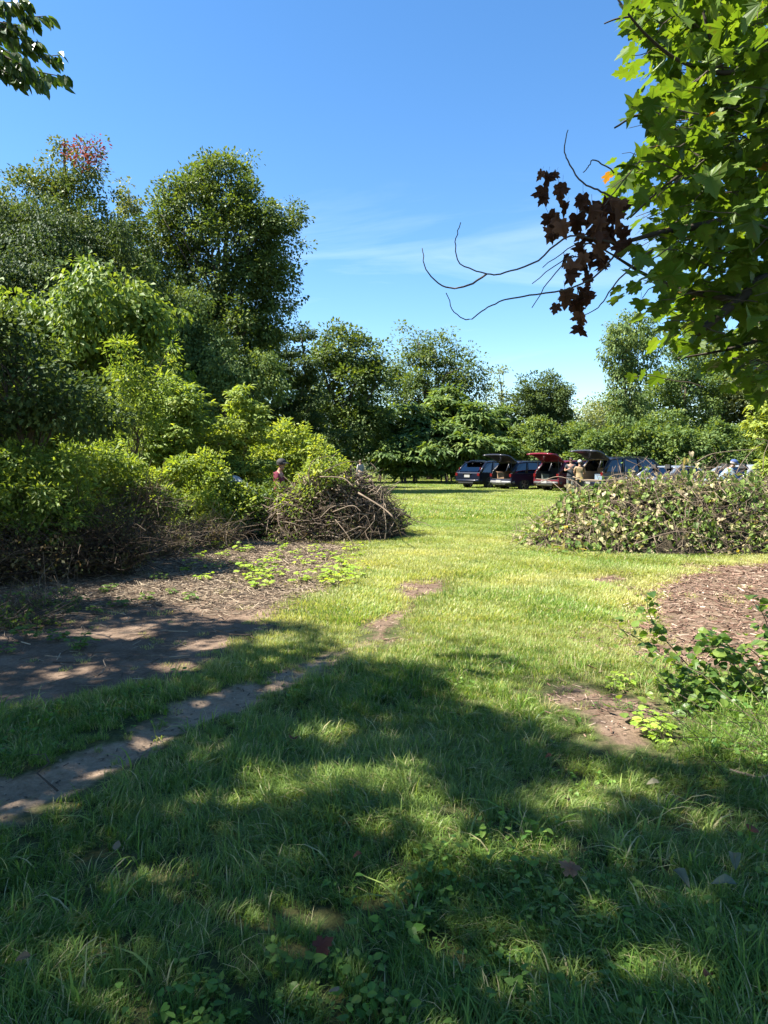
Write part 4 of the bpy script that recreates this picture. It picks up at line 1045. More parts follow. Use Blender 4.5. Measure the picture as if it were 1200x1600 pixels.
# wilted clumps hanging together
cl_ = Acc(); nn_ = 60
for i in range(nn_):
    x0 = rv.uniform(VX - 2.2, VX + 4.2); y0 = VY + rv.uniform(-1.3, .2); z0 = float(m2(np.array([x0]), np.array([y0]))[0]); k_ = rv.integers(14, 40); tb_ = rv.choice([.12, .25, .62, .8], p=[.34, .34, .2, .12])
    pp = np.array((x0 - VX, y0 - VY - .04, z0 + .03)) + rv.normal(0, 1, (k_, 3)) * np.array((.16, .10, .13)); pp[:, 2] = np.maximum(pp[:, 2], .02)
    s_ = rv.uniform(.05, .13, k_); cl_.leaves(HEART, pp, rdir(k_, rv) * .5 + np.array((0, -.2, -1.)), np.array((0, -.8, .6)) + rv.normal(0, .5, (k_, 3)), s_, s_ * .75, np.clip(tb_ + rv.normal(0, .08, k_), 0, .95))
cl_.build('wilted_clumps', L_PILE, vpile)['kind'] = 'stuff'
# sprays that stick up from its crest
for pts, r0, r1 in [([P(1085, 745, 12.8), P(1080, 725, 12.8), P(1077, 705, 12.8)], .008, .004), ([P(1050, 745, 13), P(1064, 728, 13), P(1085, 718, 13)], .006, .003),
                    ([P(1085, 724, 13.4), P(1110, 710, 13.4), P(1150, 704, 13.4), P(1182, 702, 13.4)], .008, .004), ([P(1095, 720, 13.4), P(1113, 708, 13.4)], .007, .004), ([P(1150, 740, 13), P(1160, 722, 13), P(1180, 700, 13), P(1196, 690, 13)], .007, .004),
                    ([P(1192, 735, 13), P(1194, 710, 13), P(1200, 690, 13), P(1182, 685, 13)], .008, .004), ([P(895, 745, 12.6), P(920, 752, 12.5), P(980, 748, 12.5)], .014, .008), ([P(838, 748, 16), P(860, 752, 15), P(882, 770, 13.5)], .008, .004),
                    ([P(840, 755, 14.5), P(868, 745, 14), P(890, 748, 13.5)], .009, .004), ([P(945, 758, 12.4), P(955, 744, 12.4), P(975, 742, 12.4), P(983, 752, 12.4)], .007, .004), ([P(965, 752, 12.4), P(958, 738, 12.4), P(962, 728, 12.4)], .005, .003),
                    ([P(1118, 745, 12.8), P(1122, 728, 12.8), P(1134, 724, 12.8), P(1145, 735, 12.8), P(1143, 752, 12.7)], .005, .003), ([P(990, 850, 10.9), P(1060, 830, 11), P(1120, 845, 10.9)], .008, .004), ([P(945, 790, 11.8), P(970, 805, 11.6), P(990, 820, 11.4)], .01, .006)]:
    bough(vpile, pts, r0, r1, .75, 5, 'vine_stem')
for (px, py, s, t) in [(1072, 716, .14, .97), (1080, 706, .10, .9), (1066, 728, .12, .95), (1068, 735, .15, .3), (1083, 732, .13, .35), (1093, 737, .11, .3), (1060, 742, .12, .3), (1078, 742, .13, .25), (1030, 742, .1, .35), (1100, 728, .09, .6), (1090, 722, .09, .7)]:
    p = P(px, py, 12.8) - np.array((VX, VY, 0))
    inst('leaf', leaf_variant(HEART, L_PILE, 'leaf', t, .2), vpile, frame(p, np.array((rv.normal(0, .4), -.3, -1)), np.array((rv.normal(0, .4), -1, .5)), s * .85, s, s))

# ---------------------------------------------------------------- cut branch lying on the soil and small seedlings
def seedling_mesh(seed, mat, name='leaves', n=10, size=.1):
    r = np.random.default_rng(seed); a = Acc(); w = Acc()
    for i in range(n):
        ang = r.uniform(0, 6.283); h = r.uniform(.04, .16); ro = r.uniform(.02, .14)
        p = np.array((ro * math.cos(ang), ro * math.sin(ang), h)); w.tube([(0, 0, -.01), p * (.5, .5, .6), p], .002, 3, .6, False)
        a.leaves(OVAL, np.repeat(p[None], 3, 0), np.array([(math.cos(ang + k), math.sin(ang + k), -.1) for k in (-.7, 0, .7)]), np.array((0, 0, 1.)) + r.normal(0, .25, (3, 3)), size * r.uniform(.6, 1.1), size * .55, r.uniform(.4, .86))
    return a.mesh('leaves', mat), w.mesh('stem', TWIG)
L_SEED = lm('seedling_leaf', (.14, .25, .03), (.23, .35, .05), (.34, .43, .08), trans=.5)
sm_ = [seedling_mesh(800 + i, L_SEED, n=15, size=.068) for i in range(5)]
sspots = [(290, 862), (310, 870), (335, 858), (350, 868), (372, 880), (395, 908), (410, 895), (388, 900), (420, 882), (432, 900), (300, 890), (318, 905), (440, 860), (462, 866), (478, 880), (500, 892), (520, 900), (538, 888), (512, 872), (545, 905), (470, 910), (405, 918), (430, 870), (365, 855), (526, 915), (555, 895),
          (380, 862), (492, 862), (560, 872), (340, 885), (415, 905), (398, 890), (505, 906), (532, 876), (550, 862)]
for i, (px, py) in enumerate(sspots):
    q = Gd(px, py); s_ = empty('seedling', g3(*q), RNG.uniform(0, 6.28)); tag(s_, 'bright green seedling sprouting on the sunny soil by the stick pile', 'seedling', 'seedlings on the sunny soil')
    k = i % 5; sc = RNG.uniform(.7, 1.45); s_.scale = (sc, sc, sc * .9)
    inst('leaves', sm_[k][0], s_, Matrix.Identity(4)); inst('stem', sm_[k][1], s_, Matrix.Identity(4))
L_SEED2 = lm('shade_seedling_leaf', (.05, .11, .025), (.09, .16, .035), (.14, .22, .05), trans=.45)  # seedling leaf colours darkened for the plants on the shaded soil
sm2 = [seedling_mesh(820 + i, L_SEED2, n=16, size=.08) for i in range(4)]
for i, (px, py) in enumerate([(20, 960), (60, 945), (120, 940), (150, 955), (190, 945), (230, 935), (270, 925), (40, 1000), (10, 1020), (90, 1000), (125, 1012), (75, 975), (25, 935), (170, 925), (300, 935), (250, 905), (100, 925)]):
    q = Gd(px, py); s_ = empty('weed_plant', g3(*q), RNG.uniform(0, 6.28)); tag(s_, 'shade-toned green weed on the shaded soil under the left thicket', 'weed', 'weeds on the shaded soil')
    k = i % 4; sc = RNG.uniform(.5, .95); s_.scale = (sc, sc, sc)
    inst('leaves', sm2[k][0], s_, Matrix.Identity(4)); inst('stem', sm2[k][1], s_, Matrix.Identity(4))
for i, (px, py, L, az, lab) in enumerate([(575, 905 + 60, .5, .3, 'thin dead stick at the top end of the dirt path'), (600, 1000, .3, -.2, 'short dead stick in the worn grass by the path'), (180, 1000, .45, 1.2, 'crooked stick on the shaded soil'), (305, 1000, .5, 2.4, 'pale forked twig lying on the soil'),
                                     (370, 985, .4, .9, 'thin twig near the edge of the soil'), (150, 1055, .35, .2, 'small twig on the bare soil near the grass strip'), (255, 945, .8, .4, 'long thin stem across the shaded soil'), (90, 1235, .4, .8, 'dark twig lying on the dirt path')]):
    q = Gd(px, py); o = inst('fallen_stick', kinds[(3 * i + 1) % 14], None, Matrix.Translation(Vector(g3(*q)) + Vector((0, 0, .012))) @ Matrix.Rotation(az, 4, 'Z') @ Matrix.Diagonal((.5, L, .3, 1)))
    tag(o, lab, 'stick', 'sticks lying on the ground')

# ---------------------------------------------------------------- parked cars (local x forward, y left)
def paint(name, col, rough=.3): return plain(name, col, rough, 0., .3, .25, .0)
M_TYRE = plain('tyre_rubber', (.02, .02, .02), .85)
M_RIM = plain('alloy_rim', (.3, .3, .32), .35, .9)
M_TRIM = plain('black_trim', (.02, .02, .022), .5)
M_INT = plain('dark_interior', (.025, .024, .023), .9, var=.3)
M_TAN = plain('tan_lining', (.2, .15, .095), .85, var=.15)
M_TAIL = plain('tail_lamp', (.09, .005, .006), .25, 0, .5, .3)
M_HEAD = plain('head_lamp', (.6, .62, .64), .1, .3, .8)
M_CHROME = plain('bright_trim', (.3, .3, .31), .25, .95)
M_PLATE = plain('number_plate', (.25, .25, .24), .5)
def glass_mat():
    m, N, L = nt('car_glass')
    o = N.new('ShaderNodeOutputMaterial'); g = N.new('ShaderNodeBsdfGlossy'); g.inputs['Roughness'].default_value = .02; g.inputs['Color'].default_value = (.9, .95, 1, 1)
    t = N.new('ShaderNodeBsdfTransparent'); t.inputs['Color'].default_value = (.08, .09, .09, 1)
    fr = N.new('ShaderNodeFresnel'); fr.inputs['IOR'].default_value = 1.9; mx = N.new('ShaderNodeMixShader')
    L.new(fr.outputs[0], mx.inputs[0]); L.new(t.outputs[0], mx.inputs[1]); L.new(g.outputs[0], mx.inputs[2]); L.new(mx.outputs[0], o.inputs['Surface'])
    return m
M_GLASS = glass_mat()

def extrude(poly, y0, y1, name, mat, parent, bevel=.04, seg=3, shear=None):
    """side outline (x, z) extruded across y, edges rounded"""
    bm = bmesh.new(); A = []; B = []
    for x, z in poly:
        k0 = y0 if shear is None else shear(y0, z); k1 = y1 if shear is None else shear(y1, z)
        A.append(bm.verts.new((x, k0, z))); B.append(bm.verts.new((x, k1, z)))
    n = len(poly)
    bm.faces.new(A); bm.faces.new(B[::-1])
    for i in range(n): bm.faces.new((A[i], B[i], B[(i + 1) % n], A[(i + 1) % n]))
    bmesh.ops.recalc_face_normals(bm, faces=bm.faces)
    bmesh.ops.triangulate(bm, faces=[f for f in bm.faces if len(f.verts) > 4])
    me = bpy.data.meshes.new(name); bm.to_mesh(me); bm.free(); me.materials.append(mat)
    for p in me.polygons: p.use_smooth = True
    o = bpy.data.objects.new(name, me); COL.objects.link(o); o.parent = parent
    if bevel:
        b = o.modifiers.new('bevel', 'BEVEL'); b.width = bevel; b.segments = seg; b.limit_method = 'ANGLE'; b.angle_limit = math.radians(40); b.harden_normals = False
    try:
        w = o.modifiers.new('wn', 'WEIGHTED_NORMAL'); w.keep_sharp = True
    except Exception: pass
    return o

def pane(pts, name, mat, parent, th=.006):
    a = Acc(); p = np.array(pts, float); n = len(p)
    nrm = unit(np.cross(p[1] - p[0], p[2] - p[0])) * th
    a.V.append(np.vstack([p, p - nrm])); a.T.append(np.full(2 * n, .5)); a.n = 2 * n
    a.F3.append(np.array([[0, i, i + 1] for i in range(1, n - 1)] + [[n, n + i + 1, n + i] for i in range(1, n - 1)]))
    a.F4.append(np.array([[i, i + n, (i + 1) % n + n, (i + 1) % n] for i in range(n)]))
    return a.build(name, mat, parent)

def wheel(parent, x, y, r, w=.23):
    s = 1 if y > 0 else -1
    e = bpy.data.objects.new('wheel', None); COL.objects.link(e); e.parent = parent; e.location = (x, y, r)
    def lathe(prof, name, mat, n=22):
        a = Acc(); an = np.arange(n) * 2 * math.pi / n
        V = np.array([[(rr * math.cos(k), yy * s, rr * math.sin(k)) for k in an] for rr, yy in prof]).reshape(-1, 3); q = []
        for i in range(len(prof) - 1):
            for j in range(n): q.append((i * n + j, i * n + (j + 1) % n, (i + 1) * n + (j + 1) % n, (i + 1) * n + j))
        a.add(V, q); return a
    lathe([(r * .66, -w / 2), (r * .95, -w / 2), (r, -w * .35), (r, w * .35), (r * .95, w / 2), (r * .66, w / 2)], 'tyre', M_TYRE).build('tyre', M_TYRE, e, True)
    a = lathe([(r * .66, -w * .3), (r * .66, w * .42), (r * .60, w * .42), (r * .60, w * .1)], 'rim', M_RIM)
    for k in range(5):
        c, sn = math.cos(k * 1.2566), math.sin(k * 1.2566); R = np.array(((c, 0, -sn), (0, 1, 0), (sn, 0, c)))
        a.box(R @ np.array((r * .33, s * w * .33, 0)), (r * .62, .03, r * .17), R)
    a.tube([(0, s * w * .2, 0), (0, s * w * .40, 0)], r * .14, 10)
    a.build('rim', M_RIM, e)
    d = lathe([(.02, w * .05), (r * .62, w * .05)], 'brake', M_TRIM); d.build('brake_disc', M_TRIM, e)
    return e

def arch(cx, r, n=9):
    """points of a wheel arch from front to rear along the sill"""
    return [(cx + r * math.cos(k), max(.0, r * .98 * math.sin(k)) + .30) for k in np.linspace(0, math.pi, n)]

def make_car(name, label, at, heading, L=4.75, W=1.88, H=1.70, col=(.01, .015, .04), kind='suv', tailgate=False, gate_col=None, rails=True, lining=None, bumper=None, lamp='normal', rear_clip=0.):
    body_m = paint(name + '_paint', col)
    root = empty(name, (at[0], at[1], float(ground_z(at[0], at[1])[0])), 0)
    root.rotation_euler = (0, 0, heading)
    tag(root, label, 'car', 'parked cars')
    hl, hw = L / 2, W / 2; R = .36 if kind != 'sedan' else .33
    belt = H * .60 if kind != 'sedan' else H * .64
    fx, rx = hl - .92, -hl + .98
    if kind == 'sedan':
        top = [(hl - .02, .62), (hl - .14, .76), (hl - .95, belt - .05), (hl - 1.25, belt), (-hl + .95, belt + .02), (-hl + .12, belt - .0), (-hl, belt - .12)]
        roof = [(hl - 1.95, H - .04), (hl - 2.35, H), (-hl + 1.75, H - .02), (-hl + 1.45, H - .06)]; a_base, d_base = hl - 1.2, -hl + .75
    else:
        top = [(hl - .01, .70), (hl - .08, .86), (hl - .30, .98), (hl - 1.10, belt - .02), (hl - 1.25, belt), (-hl + .10, belt + .03), (-hl + .02, belt - .05)]
        roof = [(hl - 1.85, H - .06), (hl - 2.2, H - .01), (-hl + 1.3, H), (-hl + (.62 if tailgate else .78), H - .06)]; a_base, d_base = hl - 1.15, -hl + .14
    sill = .30
    front = [(hl - .10, sill), (hl - .01, .42)]
    rear = [(-hl - .0, .62), (-hl + .03, .42), (-hl + .12, sill + .02)]
    ar, af = arch(rx, R + .05), arch(fx, R + .05)
    if tailgate:
        fl = .66; inn = -hl + 1.25
        tp = [p for p in top if p[0] > inn] + [(inn, belt), (inn, fl), (-hl + .05, fl)]
    else: tp = top
    outline = front + tp + rear + ar[::-1] + af[::-1]
    def tumble(y, z): return y * (1 - .05 * np.clip((.55 - z) / .5, 0, 1) ** 2 - .03 * np.clip((z - .8) / .4, 0, 1))
    extrude(outline, -hw, hw, 'body', body_m, root, .05, 3, tumble)
    if tailgate:                                                 # quarter panels beside the open boot
        for s in (-1, 1):
            q = [(inn + .02, .60), (inn + .02, belt), (-hl + .12, belt + .02), (-hl + .03, .9), (-hl + .02, .60)]
            extrude(q, s * (hw - .10), s * (hw - .002), 'quarter_panel', body_m, root, .02, 2, tumble)
    # roof and pillars
    rw = hw - .17
    a = Acc(); xs = [p[0] for p in roof]; zs = [p[1] for p in roof]; ny = 7
    V = []; 
    for x_, z_ in zip(xs, zs):
        for k in range(ny):
            f = -1 + 2 * k / (ny - 1); V.append((x_, f * rw, z_ - .05 * abs(f) ** 3))
    top_n = len(V); V += [(x_, y_, z_ - .05) for x_, y_, z_ in V]; q = []
    for i in range(len(xs) - 1):
        for k in range(ny - 1):
            b_ = i * ny + k; q += [(b_, b_ + 1, b_ + ny + 1, b_ + ny), (top_n + b_, top_n + b_ + ny, top_n + b_ + ny + 1, top_n + b_ + 1)]
        for k in (0, ny - 1):
            b_ = i * ny + k; q.append((b_, b_ + ny, top_n + b_ + ny, top_n + b_))
    for i in (0, len(xs) - 1):
        for k in range(ny - 1):
            b_ = i * ny + k; q.append((b_, b_ + 1, top_n + b_ + 1, top_n + b_))
    a.add(V, q); a.build('roof', body_m, root, True)
    bw = hw - .045
    def rp(f, s):                                                # point under the roof edge at fraction f from front to rear
        x_ = xs[0] + (xs[-1] - xs[0]) * f; return np.array((x_, s * (rw - .015), np.interp(-x_, [-v for v in xs], zs) - .075))
    def bp(f, s): return np.array((a_base + (d_base - a_base) * f, s * bw, belt - .01))
    cuts = [(0., 0.), (.40, .36), (.70, .70), (1., 1.)] if kind != 'sedan' else [(0, 0), (.46, .46), (1, 1)]
    for s in (-1, 1):
        for i, (fb, fr_) in enumerate(cuts):
            b = Acc(); wdt = .05 if i not in (0, len(cuts) - 1) else (.05 if i == 0 else .09)
            b.tube([bp(fb, s), (bp(fb, s) + rp(fr_, s)) / 2 + np.array((0, s * .012, .01)), rp(fr_, s)], wdt, 6); b.build('pillar', body_m if i in (0, len(cuts) - 1) else M_TRIM, root, True)
        b = Acc(); b.tube([rp(k, s) + np.array((0, s * .01, .02)) for k in np.linspace(0, 1, 6)], .035, 6); b.build('roof_edge', body_m, root, True)
        for i in range(len(cuts) - 1):
            e = .03; p4 = [bp(cuts[i][0] + e, s), bp(cuts[i + 1][0] - e, s), rp(cuts[i + 1][1] - e, s), rp(cuts[i][1] + e, s)]
            pane([v + np.array((0, s * .005, 0)) for v in (p4 if s > 0 else p4[::-1])], 'side_window', M_GLASS, root)
        b = Acc(); b.tube([bp(k, s) + np.array((0, s * .035, .0)) for k in np.linspace(0, 1, 5)], .012, 5); b.build('window_trim', M_CHROME if kind == 'wagon' else M_TRIM, root)
        b = Acc(); b.box((hl - 1.55, s * (hw + .08), belt + .08), (.12, .2, .14)); b.build('side_mirror', body_m, root)
        for xh in (hl - 2.45, hl - 3.35):
            b = Acc(); b.tube([(xh, s * (hw - .005), belt - .14), (xh - .1, s * (hw + .02), belt - .13), (xh - .2, s * (hw - .005), belt - .14)], .014, 5); b.build('door_handle', body_m, root)
        b = Acc(); b.tube([(rx + R + .08, s * (hw - .03), .33), (0, s * (hw - .01), .33), (fx - R - .08, s * (hw - .03), .33)], .05, 6); b.build('sill_trim', M_TRIM, root)
        if rails:
            b = Acc(); pr = [rp(k, s) + np.array((0, -s * .04, .115)) for k in np.linspace(.12, .97, 6)]; pr[0][2] -= .05; pr[-1][2] -= .05
            b.tube(pr, .018, 6); b.build('roof_rail', M_CHROME if kind == 'wagon' else M_TRIM, root)
        # lamps
        b = Acc()
        if kind == 'sedan': b.box((-hl + .03, s * (hw - .25), belt - .16), (.1, .46, .14))
        else:
            b.box((-hl + .035, s * (hw - .09), belt - .12), (.08, .16, .17)); b.box((-hl + .16, s * (hw - .05), belt - .08), (.24, .06, .09))
            if kind == 'wagon': b.box((-hl + .24, s * (hw - .13), belt + .16), (.05, .05, .26))
        b.build('tail_light', M_TAIL, root)
        b = Acc(); b.box((hl - .10, s * (hw - .26), .74), (.16, .38, .13)); b.build('headlight', M_HEAD, root)
    pane([bp(0, 1) + (.02, -.05, 0), rp(0, 1) + (.02, -.03, 0.02), rp(0, -1) + (.02, .03, 0.02), bp(0, -1) + (.02, .05, 0)], 'windscreen', M_GLASS, root)
    for x_ in (fx, rx):
        for s in (-1, 1): wheel(root, x_, s * (hw - .125), R)
    # underbody, cabin and seats
    b = Acc(); b.box((0, 0, .38), (L - .5, W - .5, .2)); b.build('underbody', M_TRIM, root)
    for x_ in ([.25, -.75] if kind != 'sedan' else [.15, -.75]):
        for s in (-.38, .38):
            b = Acc(); b.box((x_ - .2, s, belt + .10), (.16, .5, .62), np.array(((.97, 0, .2), (0, 1, 0), (-.2, 0, .97)))); b.box((x_ - .28, s, belt + .48), (.1, .26, .17)); b.build('seat', lining or M_INT, root)
    # rear end
    b = Acc(); b.tube([(-hl + .25, -hw + .02, .5), (-hl + .02, -hw + .12, .5), (-hl - .04, -hw + .35, .5), (-hl - .05, 0, .5), (-hl - .04, hw - .35, .5), (-hl + .02, hw - .12, .5), (-hl + .25, hw - .02, .5)], .085, 8)
    b.build('rear_bumper', bumper or body_m, root, True)
    b = Acc(); b.box((-hl - .09, 0, .40), (.09, W * .62, .07)); b.build('bumper_trim', M_CHROME if bumper else M_TRIM, root)
    if not tailgate:
        pw = .80
        if kind == 'sedan': pane([bp(1, -1) + (-.02, .08, .03), rp(1, -1) + (-.03, .03, .02), rp(1, 1) + (-.03, -.03, .02), bp(1, 1) + (-.02, -.08, .03)], 'rear_window', M_GLASS, root)
        else:
            pane([bp(1, -1) + (-.06, .14, .06), rp(1, -1) + (-.10, .06, -.02), rp(1, 1) + (-.10, -.06, -.02), bp(1, 1) + (-.06, -.14, .06)], 'rear_window', M_GLASS, root)
            b = Acc(); b.box((-hl + .66, 0, H - .045), (.34, W - .5, .035)); b.build('roof_spoiler', body_m, root)
        b = Acc(); b.box((-hl - .012, 0, belt - .22), (.02, .42, .15)); b.build('number_plate', M_PLATE, root)
        b = Acc(); b.box((-hl - .012, 0, belt - .08), (.03, .7, .035)); b.build('plate_trim', M_CHROME, root)
    else:
        ln_ = lining or M_INT
        b = Acc(); b.box((-hl + .66, 0, .675), (1.2, W - .22, .02)); b.build('boot_floor', ln_, root)
        for s in (-1, 1):
            b = Acc(); b.box((-hl + .66, s * (hw - .13), .9), (1.15, .03, .45)); b.build('boot_side', ln_, root)
        b = Acc(); b.box((-hl + 1.2, 0, .98), (.1, W - .3, .62)); b.build('seat_back', ln_, root)
        b = Acc(); b.tube([(-hl + .08, -hw + .12, .7), (-hl + .12, -hw + .12, 1.1), (-hl + .54, -rw + .06, H - .13), (-hl + .56, 0, H - .10), (-hl + .54, rw - .06, H - .13), (-hl + .12, hw - .12, 1.1), (-hl + .08, hw - .12, .7)], .035, 6); b.build('boot_seal', lining or M_TRIM, root)
        # raised tailgate hinged at the roof edge
        th = math.radians(24); hx, hz_ = -hl + .60, H - .03
        def tg(u, y, d): return np.array((hx - u * math.cos(th) - d * math.sin(th), y, hz_ + u * math.sin(th) - d * math.cos(th) + .10 * math.sin(math.pi * min(u / 1.2, 1))))
        gm = paint(name + '_gate', gate_col) if gate_col else body_m
        g = Acc(); us = np.linspace(0, 1.22, 7); ys = np.linspace(-1, 1, 7); V = []
        for d in (0, .09):
            for u in us:
                wv = (hw - .16) + .08 * min(1, u / .7)
                for y_ in ys: V.append(tg(u, y_ * wv, d + .05 * abs(y_) ** 3 + (.16 * max(0, u - .75))))
        q = []; m_ = 49
        for i in range(6):
            for k in range(6):
                b_ = i * 7 + k; q += [(b_, b_ + 1, b_ + 8, b_ + 7), (m_ + b_, m_ + b_ + 7, m_ + b_ + 8, m_ + b_ + 1)]
        for i in range(6):
            for k in (0, 6): b_ = i * 7 + k; q.append((b_, b_ + 7, m_ + b_ + 7, m_ + b_))
            for k in (0, 42): b_ = k + i; q.append((b_, b_ + 1, m_ + b_ + 1, m_ + b_))
        g.add(V, q); gate = g.build('tailgate', gm, root, True)
        pane([tg(.12, -rw + .1, -.012), tg(.62, -rw + .05, -.012), tg(.62, rw - .05, -.012), tg(.12, rw - .1, -.012)], 'rear_window', M_GLASS, gate)
        b = Acc(); 
        for s in (-1, 1): b.tube([tg(.45, s * (rw - .02), .1), (-hl + .16, s * (hw - .15), 1.12)], .014, 6)
        b.build('gas_strut', M_TRIM, gate)
        b = Acc(); b.box((-hl - .135, 0, .55), (.02, .42, .14)); b.build('number_plate', M_PLATE, root)
    return root

def car_at(px, d, heading_deg):
    """centre of a car whose rear middle is under the pixel; heading measured to the right of straight ahead"""
    p = P(px, 722, d); return p
def put(px_rear, d, hd, L):
    h = math.radians(hd); p = P(px_rear, 722, d)
    return (p[0] + math.sin(h) * L / 2, p[1] + math.cos(h) * L / 2), math.radians(90) - h
at, h_ = put(730, 42, 49, 4.76); make_car('dark_wagon', 'dark blue wagon with its tailgate shut, leftmost of the parked cars', at, h_, 4.76, 1.90, 1.66, (.004, .006, .014), 'wagon', False)
at, h_ = put(782, 40, 61, 4.7); make_car('navy_car', 'navy car with raised tailgate and pale bumper beside the dark wagon', at, h_, 4.7, 1.90, 1.68, (.005, .007, .018), 'suv', True, gate_col=(.02, .02, .026), bumper=plain('silver_bumper', (.16, .16, .16), .45, .2), rails=True)
at, h_ = put(853, 38, 58, 4.6); make_car('red_car', 'dark red car with its red tailgate raised behind the sticks', at, h_, 4.6, 1.88, 1.70, (.07, .006, .011), 'suv', True, gate_col=(.13, .01, .02), bumper=plain('grey_bumper', (.05, .05, .052), .5), rails=False)
at, h_ = put(922, 37, 68, 5.2); make_car('large_dark_car', 'large dark blue car with roof rails and raised tailgate behind two people', at, h_, 5.2, 2.02, 1.84, (.004, .006, .015), 'suv', True, gate_col=(.03, .033, .042), lining=M_TAN, rails=True)
at, h_ = put(1000, 31, 62, 4.7); make_car('bluish_sedan', 'bluish grey sedan mostly hidden behind the vine pile', at, h_, 4.7, 1.84, 1.46, (.12, .14, .17), 'sedan', False, rails=False)
at, h_ = put(1105, 26, 66, 4.8); make_car('pale_sedan', 'pale silver sedan beside the person in the blue cap', at, h_, 4.8, 1.84, 1.50, (.17, .19, .21), 'sedan', False, rails=False)

# things standing in the open boots
def boot_box(name, label, cat, car, lx, ly, lz, size, col, lid):
    b_ = Acc(); b_.box((0, 0, size[2] / 2), size)
    R_ = car.matrix_basis; p = Matrix.Translation(car.location) @ car.rotation_euler.to_matrix().to_4x4() @ Vector((lx, ly, lz))
    r_ = empty(name, p); r_.rotation_euler = car.rotation_euler; tag(r_, label, cat)
    m_ = plain(name + '_skin', col, .8, var=.12); b_.build('carton' if cat == 'box' else 'tub', m_, r_)
    if lid:
        for s in (-1, 1):
            f = Acc(); f.box((0, s * size[1] * .68, size[2] + .05), (size[0], size[1] * .42, .008), np.array(((1, 0, 0), (0, .93, -s * .36), (0, s * .36, .93)))); f.build('flap', m_, r_)
    else:
        f = Acc(); f.box((0, 0, size[2] + .012), (size[0] + .03, size[1] + .03, .024)); f.build('lid', plain('tub_lid', tuple(c * .7 for c in col), .6), r_)
cars_ = {o.name: o for o in COL.objects if o.get('category') == 'car'}
boot_box('cardboard_box', 'brown cardboard box in the open boot of the navy car', 'box', cars_['navy_car'], -1.85, .3, .69, (.5, .6, .34), (.16, .10, .055), True)
boot_box('storage_tub', 'pale blue tub in the boot of the large dark car', 'tub', cars_['large_dark_car'], -2.1, -.35, .69, (.45, .6, .3), (.12, .17, .22), False)
boot_box('garden_crate', 'dark crate in the boot of the red car', 'crate', cars_['red_car'], -1.8, .3, .69, (.5, .55, .25), (.05, .06, .05), False)

# ---------------------------------------------------------------- people (local x forward, y left)
M_SKIN = plain('skin', (.30, .165, .11), .55, var=.06)
M_HAIRD = plain('dark_hair', (.02, .014, .01), .6)
BASE_J = {'pelvis': (0, 0, .96), 'belly': (.01, 0, 1.10), 'chest': (.0, 0, 1.30), 'neck0': (-.01, 0, 1.46), 'neck1': (.01, 0, 1.53), 'jaw': (.035, 0, 1.58), 'head': (.02, 0, 1.66), 'crown': (.01, 0, 1.735),
          'shL': (0, .17, 1.43), 'elL': (-.03, .23, 1.14), 'wrL': (.06, .23, .90), 'haL': (.08, .225, .82), 'shR': (0, -.17, 1.43), 'elR': (-.03, -.23, 1.14), 'wrR': (.06, -.23, .90), 'haR': (.08, -.225, .82),
          'hiL': (0, .09, .90), 'knL': (.02, .10, .50), 'anL': (-.02, .10, .09), 'toL': (.14, .11, .035), 'hiR': (0, -.09, .90), 'knR': (.02, -.10, .50), 'anR': (-.02, -.10, .09), 'toR': (.14, -.11, .035)}
RAD = {'pelvis': (.155, .115), 'belly': (.14, .105), 'chest': (.165, .12), 'neck0': (.075, .07), 'neck1': (.055, .055), 'jaw': (.058, .07), 'head': (.08, .098), 'crown': (.062, .078), 'sh': (.062, .062), 'el': (.044, .044), 'wr': (.03, .032), 'ha': (.022, .036),
       'hi': (.095, .095), 'kn': (.062, .062), 'an': (.042, .045), 'to': (.032, .045)}
def skin_obj(name, J, edges, rad, mat, parent, root_v, sub=2):
    names = list(dict.fromkeys([n for e in edges for n in e])); ix = {n: i for i, n in enumerate(names)}
    me = bpy.data.meshes.new(name); me.from_pydata([J[n] for n in names], [(ix[a], ix[b]) for a, b in edges], []); me.materials.append(mat)
    o = bpy.data.objects.new(name, me); COL.objects.link(o); o.parent = parent
    md = o.modifiers.new('skin', 'SKIN'); md.use_smooth_shade = True; md.branch_smoothing = .6
    for n, i in ix.items():
        v = me.skin_vertices[0].data[i]; r = rad(n); v.radius = r if isinstance(r, tuple) else (r, r); v.use_root = n == root_v
    s = o.modifiers.new('sub', 'SUBSURF'); s.levels = sub; s.render_levels = sub
    return o
TORSO = [('pelvis', 'belly'), ('belly', 'chest'), ('chest', 'neck0')]
def arm(s): return [('chest', 'sh' + s), ('sh' + s, 'el' + s), ('el' + s, 'wr' + s)]
def legs(s): return [('pelvis', 'hi' + s), ('hi' + s, 'kn' + s), ('kn' + s, 'an' + s)]

